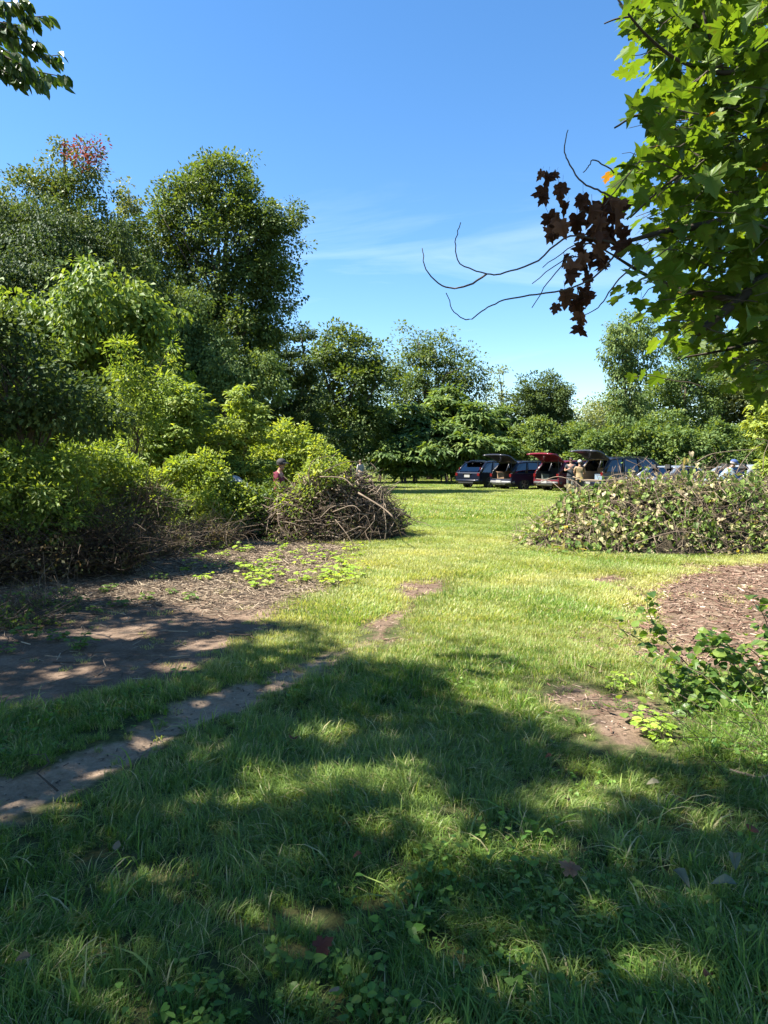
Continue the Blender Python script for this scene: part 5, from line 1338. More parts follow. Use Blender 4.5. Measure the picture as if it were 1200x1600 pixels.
def person(label, at, heading, pose, shirt, trousers, cap=None, cap_col=None, hair=None, scale=1., sleeves='short', shoes=(.03, .03, .03), z=0., held=None):
    """pose: joints that differ from standing upright with the arms down"""
    J = {k: np.array(v, float) for k, v in BASE_J.items()}
    for k, v in pose.items(): J[k] = np.array(v, float)
    root = empty('person', (at[0], at[1], float(ground_z(at[0], at[1])[0]) + z)); root.rotation_euler = (0, 0, heading); root.scale = (scale,) * 3
    tag(root, label, 'person', 'people clearing the lot')
    hd = unit(J['crown'] - J['jaw']); look = J.get('look', None)
    look = np.array((1., 0, 0)) if look is None else unit(look)
    look = unit(look - hd * (look @ hd)); left = np.cross(hd, look)
    hc = J['head']
    # face and fingers as extra chains of the one body mesh
    E = TORSO + [('neck0', 'neck1'), ('neck1', 'jaw'), ('jaw', 'head'), ('head', 'crown')]
    J['nose0'] = hc + look * .075 - hd * .012; J['nose1'] = hc + look * .108 - hd * .035
    E += [('head', 'nose0'), ('nose0', 'nose1')]
    R_ = dict(RAD); R_['nose0'] = .022; R_['nose1'] = .012
    J['chin'] = J['jaw'] + look * .055 - hd * .035; R_['chin'] = .026; E += [('jaw', 'chin')]
    for s, sg in (('L', 1), ('R', -1)):
        J['ear' + s] = hc + left * sg * .082 - hd * .005 - look * .01; R_['ear' + s] = .02; E += [('head', 'ear' + s)]
        E += arm(s) + legs(s) + [('an' + s, 'to' + s), ('wr' + s, 'ha' + s)]
        fd = unit(J['ha' + s] - J['wr' + s]); sd = unit(np.cross(fd, left + np.array((.01, .02, .3)))); pn = np.cross(sd, fd)
        if 'palm' + s in pose: pn = unit(np.array(pose['palm' + s], float)); sd = unit(np.cross(fd, pn))
        for k, (o_, l_) in enumerate([(.030, .066), (.010, .074), (-.010, .070), (-.030, .055)]):
            b = J['ha' + s] + sd * o_ + fd * .02; m = b + fd * l_ * .5 + pn * .012; e = m + fd * l_ * .35 + pn * .03
            for q, (nm, v) in enumerate((('a', b), ('b', m), ('c', e))): J['f%s%d%s' % (s, k, nm)] = v; R_['f%s%d%s' % (s, k, nm)] = (.0095, .009, .008)[q]
            E += [('ha' + s, 'f%s%da' % (s, k)), ('f%s%da' % (s, k), 'f%s%db' % (s, k)), ('f%s%db' % (s, k), 'f%s%dc' % (s, k))]
        J['t%sa' % s] = J['wr' + s] * .45 + J['ha' + s] * .55 + sd * .045 + pn * .01; J['t%sb' % s] = J['t%sa' % s] + fd * .04 + sd * .015 + pn * .02
        R_['t%sa' % s] = .012; R_['t%sb' % s] = .0095; E += [('wr' + s, 't%sa' % s), ('t%sa' % s, 't%sb' % s)]
    def rad(n):
        if n in R_: return R_[n]
        return R_[n[:2]]
    skin_obj('body', J, E, rad, M_SKIN, root, 'pelvis')
    # clothes, a little larger than the body
    sh_m = plain('shirt_cloth', shirt, .85, var=.1, scale=9, bump=.3, bscale=14); tr_m = plain('trouser_cloth', trousers, .85, var=.1, scale=9, bump=.3, bscale=14)
    Jc = dict(J); Ec = list(TORSO); sleeve = {}
    Jc['hem'] = J['pelvis'] + (J['pelvis'] - J['belly']) * .35; Ec += [('hem', 'pelvis')]
    Jc['collar'] = J['neck0'] + (J['neck1'] - J['neck0']) * .25; Ec += [('neck0', 'collar')]
    for s in 'LR':
        Ec += [('chest', 'sh' + s)]
        if sleeves == 'short': Jc['sl' + s] = J['sh' + s] * .35 + J['el' + s] * .65; Ec += [('sh' + s, 'sl' + s)]
        else: Jc['cu' + s] = J['el' + s] * .08 + J['wr' + s] * .92; Ec += [('sh' + s, 'el' + s), ('el' + s, 'cu' + s)]
    crad = {'pelvis': (.18, .135), 'belly': (.175, .135), 'chest': (.188, .142), 'neck0': (.085, .085), 'collar': (.062, .064), 'hem': (.182, .14), 'shL': .082, 'shR': .082, 'slL': .068, 'slR': .068, 'elL': .06, 'elR': .06, 'cuL': .042, 'cuR': .042}
    skin_obj('shirt', Jc, Ec, lambda n: crad[n], sh_m, root, 'pelvis')
    Jt = dict(J); Et = []
    Jt['waist'] = J['pelvis'] + (J['belly'] - J['pelvis']) * .3; Et += [('waist', 'pelvis')]
    for s in 'LR': Et += legs(s)
    trad = {'waist': (.16, .122), 'pelvis': (.168, .13)}
    skin_obj('trousers', Jt, Et, lambda n: trad.get(n, {'hi': .112, 'kn': .082, 'an': .066}.get(n[:2])), tr_m, root, 'pelvis')
    sm = plain('shoe_leather', shoes, .6)
    for s in 'LR':
        a = Acc(); d = unit((J['to' + s] - J['an' + s]) * np.array((1, 1, 0))); y_ = np.array((-d[1], d[0], 0)); A = J['an' + s] * np.array((1, 1, 0))
        rings = [(-.07, .032, .075), (-.03, .042, .10), (.05, .045, .085), (.13, .05, .06), (.19, .036, .04)]
        V = []; 
        for f, w_, h_ in rings:
            for k in range(8):
                g = k * math.pi / 4; V.append(A + d * f + y_ * w_ * math.cos(g) + np.array((0, 0, h_ * .5 + h_ * .5 * math.sin(g) + .002)))
        q = [(i * 8 + k, i * 8 + (k + 1) % 8, (i + 1) * 8 + (k + 1) % 8, (i + 1) * 8 + k) for i in range(4) for k in range(8)] + [(0, 3, 2, 1), (0, 5, 4, 3), (0, 7, 6, 5), (32, 33, 34, 35), (32, 35, 36, 37), (32, 37, 38, 39)]
        a.add(V, q); a.build('shoe', sm, root, True)
    # eyes, brows and mouth
    a = Acc()
    for sg in (-1, 1):
        c = hc + look * .088 + left * sg * .032 + hd * .005; a.box(c, (.012, .012, .008)); a.box(c + hd * .022, (.008, .03, .006), np.stack([look, left, hd], 1))
    a.box(J['jaw'] + look * .078 + hd * .0, (.01, .045, .008), np.stack([look, left, hd], 1)); a.build('eyes_and_mouth', M_HAIRD, root)
    def dome(c, rx_, ry_, rz_, name, mat, low=-.1, parent=root):
        a = Acc(); V = []; nr, na = 7, 16
        for i in range(nr):
            ph = low + (math.pi / 2 - low) * i / (nr - 1)
            for k in range(na):
                g = k * 2 * math.pi / na; V.append(c + look * rx_ * math.cos(ph) * math.cos(g) + left * ry_ * math.cos(ph) * math.sin(g) + hd * rz_ * math.sin(ph))
        a.add(V, [(i * na + k, i * na + (k + 1) % na, (i + 1) * na + (k + 1) % na, (i + 1) * na + k) for i in range(nr - 1) for k in range(na)])
        return a.build(name, mat, parent, True)
    hm = plain('hair', hair or (.03, .02, .014), .7)
    dome(hc + hd * .01 - look * .014, .104, .092, .098, 'hair', hm, -.35 if cap else -.1)
    if cap:
        cm = plain('cap_cloth', cap_col, .8, var=.1)
        c_ = dome(hc + hd * .032 - look * .006, .116, .10, .098, 'cap', cm, 0.)
        a = Acc(); V = []; n = 9
        for dz in (0, -.008):
            for f in (0, 1):
                for k in range(n):
                    g = -1.1 + 2.2 * k / (n - 1); rr = .108 + f * .085 * math.cos(g) ** .7
                    V.append(hc + hd * (.036 + dz - .02 * f) + look * rr * math.cos(g) + left * .098 * (1 + .05 * f) * math.sin(g) - look * .006)
        q = []
        for k in range(n - 1): q += [(k, k + 1, n + k + 1, n + k), (2 * n + k, 3 * n + k, 3 * n + k + 1, 2 * n + k + 1), (n + k, n + k + 1, 3 * n + k + 1, 3 * n + k)]
        a.add(V, q); a.build('brim', cm, c_)
    return root
def at_px(px, d): p = P(px, 722, d); return (p[0], p[1])
# man in maroon, profile to the right, looking down
person('person in a maroon shirt and black cap behind the stick pile', at_px(435, 15.4), math.radians(-8), {'jaw': (.07, 0, 1.57), 'head': (.075, 0, 1.655), 'crown': (.07, 0, 1.73), 'neck1': (.035, 0, 1.53), 'look': (1, 0, -.35), 'chest': (.02, 0, 1.30), 'elL': (.05, .24, 1.16), 'wrL': (.28, .18, 1.06), 'haL': (.35, .16, 1.05), 'elR': (.05, -.24, 1.16), 'wrR': (.28, -.18, 1.06), 'haR': (.35, -.16, 1.05)},
       (.14, .013, .03), (.05, .05, .06), cap=True, cap_col=(.012, .012, .013), hair=(.02, .015, .012), scale=.945)
# stooping person half hidden in the bushes
person('person in a pale patterned shirt stooping in the yellow-green bushes', at_px(385, 15.4), math.radians(160), {'belly': (.08, 0, 1.06), 'chest': (.25, 0, 1.18), 'neck0': (.36, 0, 1.26), 'neck1': (.41, 0, 1.29), 'jaw': (.46, 0, 1.29), 'head': (.52, 0, 1.33), 'crown': (.57, 0, 1.38), 'look': (.7, 0, -.7),
       'shL': (.30, .17, 1.24), 'shR': (.30, -.17, 1.24), 'elL': (.40, .2, .98), 'elR': (.40, -.2, .98), 'wrL': (.52, .15, .78), 'wrR': (.52, -.15, .78), 'haL': (.55, .14, .70), 'haR': (.55, -.14, .70)},
       (.24, .26, .27), (.06, .07, .1), hair=(.06, .035, .02), sleeves='long')
# far man by the trees
person('distant person in a light grey shirt at the far edge of the field', at_px(563, 47), math.radians(120), {}, (.26, .26, .25), (.06, .07, .09), hair=(.10, .07, .05), sleeves='long', scale=1.0)
# two people at the boot of the large car
person('person in a dark t-shirt facing us between the cars, hands raised to the chest', at_px(892, 34.5), math.radians(-112), {'elL': (.02, .27, 1.16), 'wrL': (.24, .08, 1.24), 'haL': (.27, .02, 1.29), 'elR': (.0, -.27, 1.15), 'wrR': (.22, -.10, 1.20), 'haR': (.27, -.04, 1.24), 'look': (1, .2, -.1)},
       (.022, .026, .032), (.09, .10, .09), hair=(.02, .014, .01), scale=1.04)
person('person in a tan top and pale cap with their back to us', at_px(906, 33), math.radians(80), {'belly': (.03, 0, 1.09), 'chest': (.05, 0, 1.28), 'look': (1, .3, -.25), 'elL': (.1, .25, 1.16), 'wrL': (.27, .16, 1.05), 'haL': (.34, .14, 1.04), 'elR': (.1, -.26, 1.16), 'wrR': (.27, -.16, 1.08), 'haR': (.34, -.14, 1.06)},
       (.24, .17, .085), (.06, .05, .04), cap=True, cap_col=(.28, .28, .26), hair=(.12, .08, .05), scale=.97)
# stooping man in the blue cap
person('person in a blue cap and pale blue shirt bending over by the silver sedan', at_px(1126, 22.5), math.radians(-4), {'belly': (.07, 0, 1.09), 'chest': (.19, 0, 1.25), 'neck0': (.28, 0, 1.37), 'neck1': (.32, 0, 1.42), 'jaw': (.37, 0, 1.445), 'head': (.40, 0, 1.52), 'crown': (.42, 0, 1.60), 'look': (1, -.2, -.5),
       'shL': (.24, .17, 1.35), 'shR': (.24, -.17, 1.35), 'elL': (.34, .22, 1.10), 'elR': (.34, -.22, 1.10), 'wrL': (.52, .15, .98), 'wrR': (.52, -.15, .98), 'haL': (.59, .13, .95), 'haR': (.59, -.13, .95)},
       (.20, .28, .33), (.06, .07, .11), cap=True, cap_col=(.03, .06, .17), hair=(.25, .22, .2), sleeves='long', scale=1.03)

# ---------------------------------------------------------------- the maple reaching in from the right
rm = np.random.default_rng(200)
L_MAPLE = leaf_mat('maple_leaf', [(0, (.045, .085, .014)), (.5, (.085, .145, .020)), (.9, (.14, .20, .028)), (1, (.22, .10, .02))], trans=.46, rough=.42, spec=.3, tgain=(1.5, 1.45, .4), spots=(.10, .085, .02))
L_DEAD = leaf_mat('dead_maple_leaf', [(0, (.03, .014, .009)), (.5, (.07, .032, .019)), (1, (.15, .078, .045))], trans=.28, rough=.75, spec=.15, tgain=(1.4, .9, .6))
TRUNK = np.array((4.6, 4.3, 0.))
maple = empty('maple_tree', g3(4.6, 4.3)); tag(maple, 'maple with sunlit leaves and bare twigs reaching in from the upper right', 'tree')
mo = np.array(maple.location)
wood = Acc()
tp = smooth_path([(0, 0, -.1), (.03, .02, 1.2), (-.05, .05, 3.), (.05, .0, 5.2), (.0, .1, 8.)], 5); wood.tube(tp, np.linspace(.17, .05, len(tp)), 10, .4)
wood.build('trunk', BARK, maple, True)
def limb(pts, r0, r1, name='branch', sides=6, t=.12):
    p = smooth_path(np.array(pts) - mo, 5); a = Acc(); a.tube(p, np.linspace(r0, r1, len(p)), sides, t)
    a.build(name, BARK, maple, True); return p
W = lambda h, a=0., r=.0: mo + np.array((r * math.cos(a), r * math.sin(a), h))
limb([W(1.7), P(1330, 380, 4.1), P(1200, 434, 3.7), P(1153, 469, 3.6), P(1090, 521, 3.5)], .055, .017)
limb([P(1153, 469, 3.6), P(1075, 455, 3.7), P(1010, 430, 3.8), P(960, 400, 3.7)], .016, .006)
limb([W(2.2), P(1330, 150, 4.2), P(1200, 110, 3.7), P(1130, 114, 3.6), P(1088, 105, 3.55), P(1051, 89, 3.5), P(1013, 58, 3.45), P(985, 26, 3.4), P(962, -6, 3.4)], .016, .004)
limb([P(985, 26, 3.4), P(962, 30, 3.4), P(944, 37, 3.4)], .005, .003, 'twig', 5)
limb([W(2.0), P(1340, 300, 4.2), P(1200, 330, 3.8), P(1083, 355, 3.5), P(1037, 362, 3.45), P(967, 381, 3.4)], .035, .008)
limb([W(2.4), P(1350, 200, 4.3), P(1230, 215, 4.0), P(1120, 240, 3.7), P(1040, 290, 3.6), P(985, 340, 3.5)], .02, .004)
limb([W(1.5), P(1330, 480, 4.6), P(1220, 520, 4.4), P(1140, 545, 4.3), P(1060, 560, 4.2)], .025, .005)
limb([P(1120, 240, 3.7), P(1050, 200, 3.6), P(1000, 180, 3.5), P(960, 200, 3.5)], .012, .004)
limb([P(1130, 114, 3.6), P(1110, 60, 3.6), P(1095, 0, 3.6), P(1090, -40, 3.6)], .01, .005)
twl = [[(967, 381), (892, 369), (841, 406), (789, 426), (761, 428), (719, 411), (712, 378), (720, 349)], [(761, 428), (724, 448), (691, 446), (666, 420), (660, 387)],
       [(967, 381), (962, 397), (929, 432), (892, 450), (827, 462), (787, 469), (757, 483), (733, 500), (710, 488), (697, 457)], [(960, 310), (939, 299), (911, 285), (887, 252), (882, 229), (887, 203)],
       [(920, 380), (894, 385), (848, 418)], [(905, 400), (883, 404), (831, 443)], [(905, 400), (887, 406), (855, 443), (831, 481)], [(1020, 390), (999, 404), (962, 443), (939, 476), (915, 492)], [(1000, 250), (960, 300), (935, 330), (905, 330)], [(960, 270), (930, 250), (918, 262), (912, 270)]]
for i, tw in enumerate(twl):
    p = smooth_path([P(x_, y_, 3.4 - .02 * k) - mo for k, (x_, y_) in enumerate(tw)], 5)
    p = p + rm.normal(0, .0015, p.shape)
    a = Acc(); a.tube(p, np.linspace(.0052 if len(tw) > 4 else .0035, .002, len(p)), 5, .5); a.build('twig', BARK, maple, True)
limb([P(1010, 430, 3.8), P(960, 400, 3.6), P(920, 380, 3.45), P(905, 400, 3.42)], .006, .003, 'twig', 5)
# dead brown leaves hanging by the bare twigs
dead_m = [leaf_variant(MAPLE, L_DEAD, 'dead_leaf', t, c) for t, c in ((.2, .9), (.45, -.8), (.7, .7), (.35, 1.3), (.9, .5))]
dl = [(465, 600, 44), (450, 655, 60), (500, 650, 66), (465, 745, 70), (505, 770, 62), (560, 750, 72), (580, 680, 62), (610, 715, 66), (645, 720, 70), (685, 735, 78), (705, 700, 64), (625, 790, 72), (655, 830, 74), (575, 840, 58), (550, 905, 70), (595, 880, 68), (640, 890, 70), (520, 1000, 64), (545, 1035, 70),
      (572, 1075, 62), (580, 990, 60), (600, 945, 60), (695, 780, 64), (660, 690, 60), (625, 850, 70), (600, 800, 60), (540, 930, 60), (490, 590, 34), (525, 700, 50), (480, 790, 56), (670, 790, 70), (710, 840, 60), (640, 760, 66), (605, 1000, 44)]
dl += [(cx_ + rm.normal(0, 22), cy_ + rm.normal(0, 22), s_ * .68) for cx_, cy_, s_ in dl]
for i, (cx_, cy_, s_) in enumerate(dl):
    p = P(640 + .467 * cx_, .467 * cy_ - s_ * .2, 3.38 + rm.uniform(-.12, .15)) - mo; s = s_ * .467 * 3.4 / F * rm.uniform(.65, .98)
    inst('dead_leaf', dead_m[i % 5], maple, frame(p, np.array((rm.normal(0, .35), rm.normal(0, .3), -1.)), np.array((rm.normal(0, .6), -1., rm.normal(0, .4))), s * rm.uniform(.7, 1.0), s * 1.05, s))
# green leaves along twigs inside the hanging part of the crown
MP = np.array([(975, -40), (962, 60), (990, 125), (955, 185), (960, 225), (928, 275), (945, 330), (985, 385), (975, 450), (1005, 500), (985, 560), (965, 585), (990, 602), (1040, 560), (1100, 585), (1160, 610), (1260, 615), (1260, -40)], float)
spots = []
while len(spots) < 320:
    q = np.array((rm.uniform(925, 1250), rm.uniform(-60, 605)))
    if sdf(q[None], MP)[0] > 10: spots.append((q[0], q[1], rm.uniform(3.15, 4.6) + (.35 if q[1] > 470 else 0)))
cand = []
for (qx, qy, qd) in spots:
    c = P(qx, qy, qd); root_ = P(qx + rm.uniform(40, 110), qy + rm.uniform(-50, 30), qd + rm.uniform(-.1, .25))
    a_ = branch_path(root_ - mo, c - mo, rm, .06, .04, 6)
    wood2 = Acc(); wood2.tube(a_, np.linspace(.004, .0018, 6), 4, .4, False); cand.append(('tw', wood2))
    for k in range(8):
        f = rm.uniform(.25, 1.0); b = a_[int(f * 5)] + rm.normal(0, .055, 3)
        s = rm.choice([rm.uniform(.04, .07), rm.uniform(.07, .112)])
        az = rm.uniform(0, 6.283)
        ax = np.array((math.cos(az), math.sin(az), -.55 + rm.normal(0, .3)))
        nh = np.array((-.25, .35, 1.)) + rm.normal(0, .38, 3)
        cand.append(('lf', b + ax / np.linalg.norm(ax) * s * .5, ax, nh, s, float(np.clip(rm.normal(.5, .18), 0, .9) if rm.uniform() > .004 else 1.)))
tws = Acc()
for c in cand:
    if c[0] == 'tw':
        w_ = c[1]; tws.V += w_.V; tws.T += w_.T; tws.F4 += [f + tws.n for f in w_.F4]; tws.n += w_.n
tws.build('twigs', BARK, maple)['kind'] = 'stuff'
lv = [c for c in cand if c[0] == 'lf']
pos = np.array([c[1] for c in lv]) + mo; pq = to_px(pos)
ins = sdf(pq[:, :2], MP); vis = (pq[:, 0] < 1215) & (pq[:, 1] > -20) & (ins > -14)
lv2 = [(c, v, q) for c, v, q, i_ in zip(lv, vis, pq, ins) if i_ > -16]
order = sorted([k for k, (c, v, q) in enumerate(lv2) if v], key=lambda k: -lv2[k][0][4] / lv2[k][2][2])
big = set(order[:300])
rest = Acc()
for k, (c, v, q) in enumerate(lv2):
    if k in big:
        inst('leaf', leaf_variant(MAPLE, L_MAPLE, 'leaf', round(c[5] * 12) / 12, float((.0, .45, -.4, .8, .2)[k % 5])), maple, frame(c[1], c[2], c[3], c[4], c[4], c[4]))
    else: rest.leaves(MAPLE, c[1][None], c[2][None], c[3][None], c[4], c[4], c[5])
# the rest of its crown, above and beyond the frame
n = 2200
pos = np.stack([rm.uniform(2.4, 7.5, n), rm.uniform(1.5, 7.5, n), rm.uniform(2.6, 8.0, n)], 1)
pq = to_px(pos); k = ~((pq[:, 0] < 1225) & (pq[:, 1] > -30)) & (np.linalg.norm((pos - np.array((5, 4.3, 5.2))) / np.array((2.6, 3.2, 2.9)), axis=1) < 1)
pos = pos[k]; n = len(pos)
rest.leaves(MAPLE, pos - mo, rdir(n, rm) + np.array((0, 0, -.4)), np.array((-.2, .3, 1.)) + rm.normal(0, .4, (n, 3)), .13, .13, np.clip(rm.normal(.5, .18, n), 0, .9))
rest.build('leaf_mass', L_MAPLE, maple)['kind'] = 'stuff'

# ---------------------------------------------------------------- the tree overhanging from the left: it shades the foreground
SH_OFF = np.array((TO_SUN.x, TO_SUN.y)) / TO_SUN.z             # from a ground point towards the sun, per metre of height
rt = np.random.default_rng(220)
SHADE = np.vstack([gpoly([(-500, 1100), (-250, 930), (150, 935), (260, 935), (330, 960), (420, 968), (500, 975), (535, 990), (552, 1030), (620, 1032), (690, 1042), (742, 1100), (850, 1148), (960, 1180), (1100, 1192), (1260, 1215)]), [(2.75, 4.0), (3.35, 4.25), (3.5, 3.4), (4.2, 2.0), (3.8, -1.5), (-4.5, -1.5), (-6, 2.5)]])
LIGHT = [(440, 1240, 52, 26), (545, 1230, 50, 20), (655, 1235, 40, 34), (700, 1290, 50, 36), (740, 1345, 60, 28), (900, 1262, 62, 24), (800, 1490, 75, 26), (870, 1545, 60, 22), (470, 1432, 55, 16), (235, 1158, 45, 12), (60, 1258, 75, 18), (1010, 1238, 95, 14), (1120, 1290, 60, 14), (345, 1180, 40, 12), (850, 1330, 60, 20), (1060, 1540, 60, 25), (640, 1395, 50, 14), (520, 1150, 35, 9), (250, 1370, 60, 14), (190, 985, 55, 12), (330, 1003, 50, 9), (430, 1000, 40, 10), (130, 1050, 50, 9), (280, 1040, 40, 8), (180, 1200, 45, 10), (610, 1300, 30, 12), (980, 1430, 45, 16), (930, 1210, 40, 9), (330, 1260, 40, 12)]
LG = []
for (cx_, cy_, a_, b_) in LIGHT:
    c = Gd(cx_, cy_); LG.append((c, abs(Gd(cx_ + a_, cy_)[0] - c[0]), abs(Gd(cx_, cy_ - b_)[1] - Gd(cx_, cy_ + b_)[1]) / 2))
OB = g3(-8.2, 3.4)
over = empty('overhanging_tree', OB); tag(over, 'tree at the upper left corner whose leafy branch tips hang into the picture', 'tree')
L_OVER = leaf_mat('overhanging_leaf', [(0, (.024, .055, .014)), (.5, (.045, .088, .02)), (.9, (.085, .14, .03))], trans=.36, rough=.4, spec=.35, tgain=(1.7, 1.6, .35))
cl = []
while len(cl) < 1080:
    g = np.array((rt.uniform(-8.5, 4.4), rt.uniform(-1.6, 8.2)))
    if sdf(g[None], SHADE)[0] < .12: continue
    h = rt.uniform(5.4, 9.4); cl.append((g[0] + SH_OFF[0] * h, g[1] + SH_OFF[1] * h, h))
cl = np.array(cl)
nk = 62; n = len(cl) * nk; ci = np.repeat(np.arange(len(cl)), nk)
pos = cl[ci] + rdir(n, rt) * (rt.uniform(0, 1, (n, 1)) ** .45) * np.array((.55, .55, .3))
gp = pos[:, :2] - SH_OFF * pos[:, 2:3]
keep = sdf(gp + .07 * np.stack([wav(gp[:, 0], gp[:, 1], 5., .1), wav(gp[:, 0], gp[:, 1], 5., 2.)], 1), SHADE) > .02
for c, a_, b_ in LG:
    q = np.sqrt(((gp[:, 0] - c[0]) / (a_ * .97 + .035)) ** 2 + ((gp[:, 1] - c[1]) / (b_ * .97 + .035)) ** 2) + .25 * wav(gp[:, 0], gp[:, 1], 9., .5)
    keep &= ~((q < 1) & (rt.uniform(0, 1, n) < .93))
pq = to_px(pos); vis = (pq[:, 2] > .2) & (pq[:, 0] > -25) & (pq[:, 0] < 1225) & (pq[:, 1] > -25)
keep &= ~vis
pos = pos[keep]; n = len(pos)
a = Acc(); s = rt.uniform(.10, .17, n)
a.leaves(RHOMB, pos - OB, rdir(n, rt) + np.array((0, 0, -.4)), np.array((0, 0, 1.)) + rt.normal(0, .4, (n, 3)), s, s * .6, np.clip(rt.normal(.45, .18, n), 0, .9))
# the part of the crown above the trunk
C_, O_ = clump_centres([(OB + np.array((0, 0, 8.2)), np.array((2.6, 2.6, 2.4))), (OB + np.array((-1.5, -1.5, 6.8)), np.array((2.2, 2.4, 1.8)))], .9, rt, 2.)
ca = Acc(); crown_leaves(ca, C_, O_, .5, 30, .12, .07, rt)
cv = np.concatenate(ca.V).reshape(-1, 4, 3); ct = np.concatenate(ca.T).reshape(-1, 4); cg = cv[:, 0, :2] - SH_OFF * cv[:, 0, 2:3]; ck = np.ones(len(cv), bool)
for c, a_, b_ in LG:
    ck &= (((cg[:, 0] - c[0]) / (a_ * .97 + .035)) ** 2 + ((cg[:, 1] - c[1]) / (b_ * .97 + .035)) ** 2) + .25 * wav(cg[:, 0], cg[:, 1], 9., .5) > 1
cv = cv[ck]; kk = np.arange(len(cv))[:, None, None] * 4
a.add(cv.reshape(-1, 3) - OB, (np.array([(0, 1, 2), (0, 2, 3)])[None] + kk).reshape(-1, 3), ct[ck].ravel())
a.build('crown', L_OVER, over)
w = Acc(); tpt = smooth_path([(0, 0, -.1), (.1, 0, 2.), (.35, -.1, 4.5), (.3, .1, 7.), (.2, .1, 9.6)], 5); w.tube(tpt, np.linspace(.26, .06, len(tpt)), 10, .4)
for i in rt.choice(len(cl), 60, replace=False):
    e = cl[i] - OB
    zz = int(np.argmin(abs(tpt[:, 2] - max(3., e[2] * .72)))); pth = branch_path(tpt[zz], e, rt, .04, .08)
    q = to_px(pth + OB)
    if ((q[:, 2] > .2) & (q[:, 0] > -20) & (q[:, 1] > -20)).any(): continue
    w.tube(pth, np.linspace(.05, .008, 7), 6, .4)
w.build('trunk', BARK, over, True)
# an unseen tree added beyond the left edge to shade the thicket
tree('added_shade_tree', 'unseen tree added beyond the left edge to shade the thicket of dead twigs', 'tree', (-11.5, 9.6), [(np.array((-10.6, 10.2, 6.6)), np.array((2.2, 2.6, 1.7))), (np.array((-11.8, 9.2, 7.8)), np.array((2.2, 2.4, 1.6))), (np.array((-9.2, 9.4, 5.6)), np.array((1.3, 1.9, 1.1)))], .12, L_OVER, .7, .45, 50, .2, seed=260, gap=.35)
# the branch tips that show
tips = [[(-60, 40), (0, 55), (60, 85), (97, 86)], [(-60, 90), (10, 100), (60, 112), (104, 121)], [(-50, -10), (10, 10), (45, 25), (72, 25)], [(-40, 60), (20, 95), (50, 110), (66, 132)], [(-40, 0), (10, 5), (30, -2), (42, 5)], [(-50, 30), (0, 40), (30, 60), (58, 66)], [(-50, 80), (-10, 105), (15, 115), (36, 122)], [(-50, 15), (-15, 30), (15, 38), (34, 40)], [(-50, 60), (-20, 70), (8, 80), (30, 92)], [(-45, 95), (-20, 98), (5, 104), (22, 108)]]
lo = [leaf_variant(OVAL, L_OVER, 'leaf', t, c) for t, c in ((.2, .1), (.45, .2), (.7, 0.), (.88, .15))]
for tpnts in tips:
    dd = 5.2 + rt.uniform(-.25, .25); p = smooth_path([P(x_, y_, dd) for x_, y_ in tpnts], 6) - OB
    a = Acc(); a.tube(p, np.linspace(.008, .0025, len(p)), 5, .4); a.build('twig', BARK, over, True)
    for k in range(3, len(p)):
        for s_ in (-1, 1, 0):
            if rt.uniform() < .18: continue
            b = p[k] + rt.normal(0, .015, 3); tg_ = unit(p[min(k + 1, len(p) - 1)] - p[k - 1])
            ax = tg_ * .6 + np.array((0, s_ * .5, -.8)) + rt.normal(0, .25, 3); sz = rt.uniform(.075, .115)
            inst('leaf', lo[rt.integers(4)], over, frame(b, ax, np.array((-.3, -.4, .9)) + rt.normal(0, .4, 3), sz * .5, sz, sz))

# ---------------------------------------------------------------- leafy shrub with arching canes at the right
rc_ = np.random.default_rng(240)
L_CANE = leaf_mat('cane_leaf', [(0, (.04, .085, .018)), (.5, (.08, .145, .026)), (.9, (.15, .215, .04))], trans=.45, rough=.42, spec=.3)
cb = g3(*Gd(1235, 1175)); cane = empty('cane_shrub', cb); tag(cane, 'arching leafy shrub with long bare canes at the right edge of the lawn', 'shrub')
cpaths = [([(1235, 1170), (1210, 1060), (1150, 1005), (1080, 1045), (1000, 1000), (965, 980)], 5.0, .006), ([(1240, 1165), (1200, 1120), (1140, 1070), (1080, 1045), (1030, 1020)], 4.8, .006), ([(1235, 1170), (1215, 1050), (1200, 980), (1185, 945)], 4.7, .006), ([(1235, 1175), (1180, 1080), (1130, 1020), (1100, 985)], 4.8, .005),
          ([(1230, 1180), (1150, 1150), (1080, 1120), (1010, 1112), (960, 1108)], 4.5, .005), ([(1235, 1175), (1170, 1120), (1110, 1090), (1060, 1075), (1030, 1068)], 4.7, .005), ([(1250, 1160), (1235, 1040), (1225, 980)], 4.9, .006), ([(1235, 1180), (1160, 1140), (1100, 1125), (1060, 1130)], 4.5, .004),
          ([(1240, 1170), (1190, 1060), (1160, 1020), (1110, 1010), (1075, 1030)], 4.9, .005), ([(1230, 1180), (1190, 1130), (1140, 1110), (1090, 1090)], 4.6, .004), ([(1080, 1045), (1040, 1000), (1015, 960), (1010, 930)], 5.0, .004), ([(1240, 1150), (1215, 1100), (1170, 1080), (1120, 1085)], 4.7, .005)]
lc = [leaf_variant(OVAL, L_CANE, 'leaf', t, c) for t, c in ((.15, .2), (.35, .1), (.55, .25), (.75, 0.), (.9, .2))]
cnt = 0
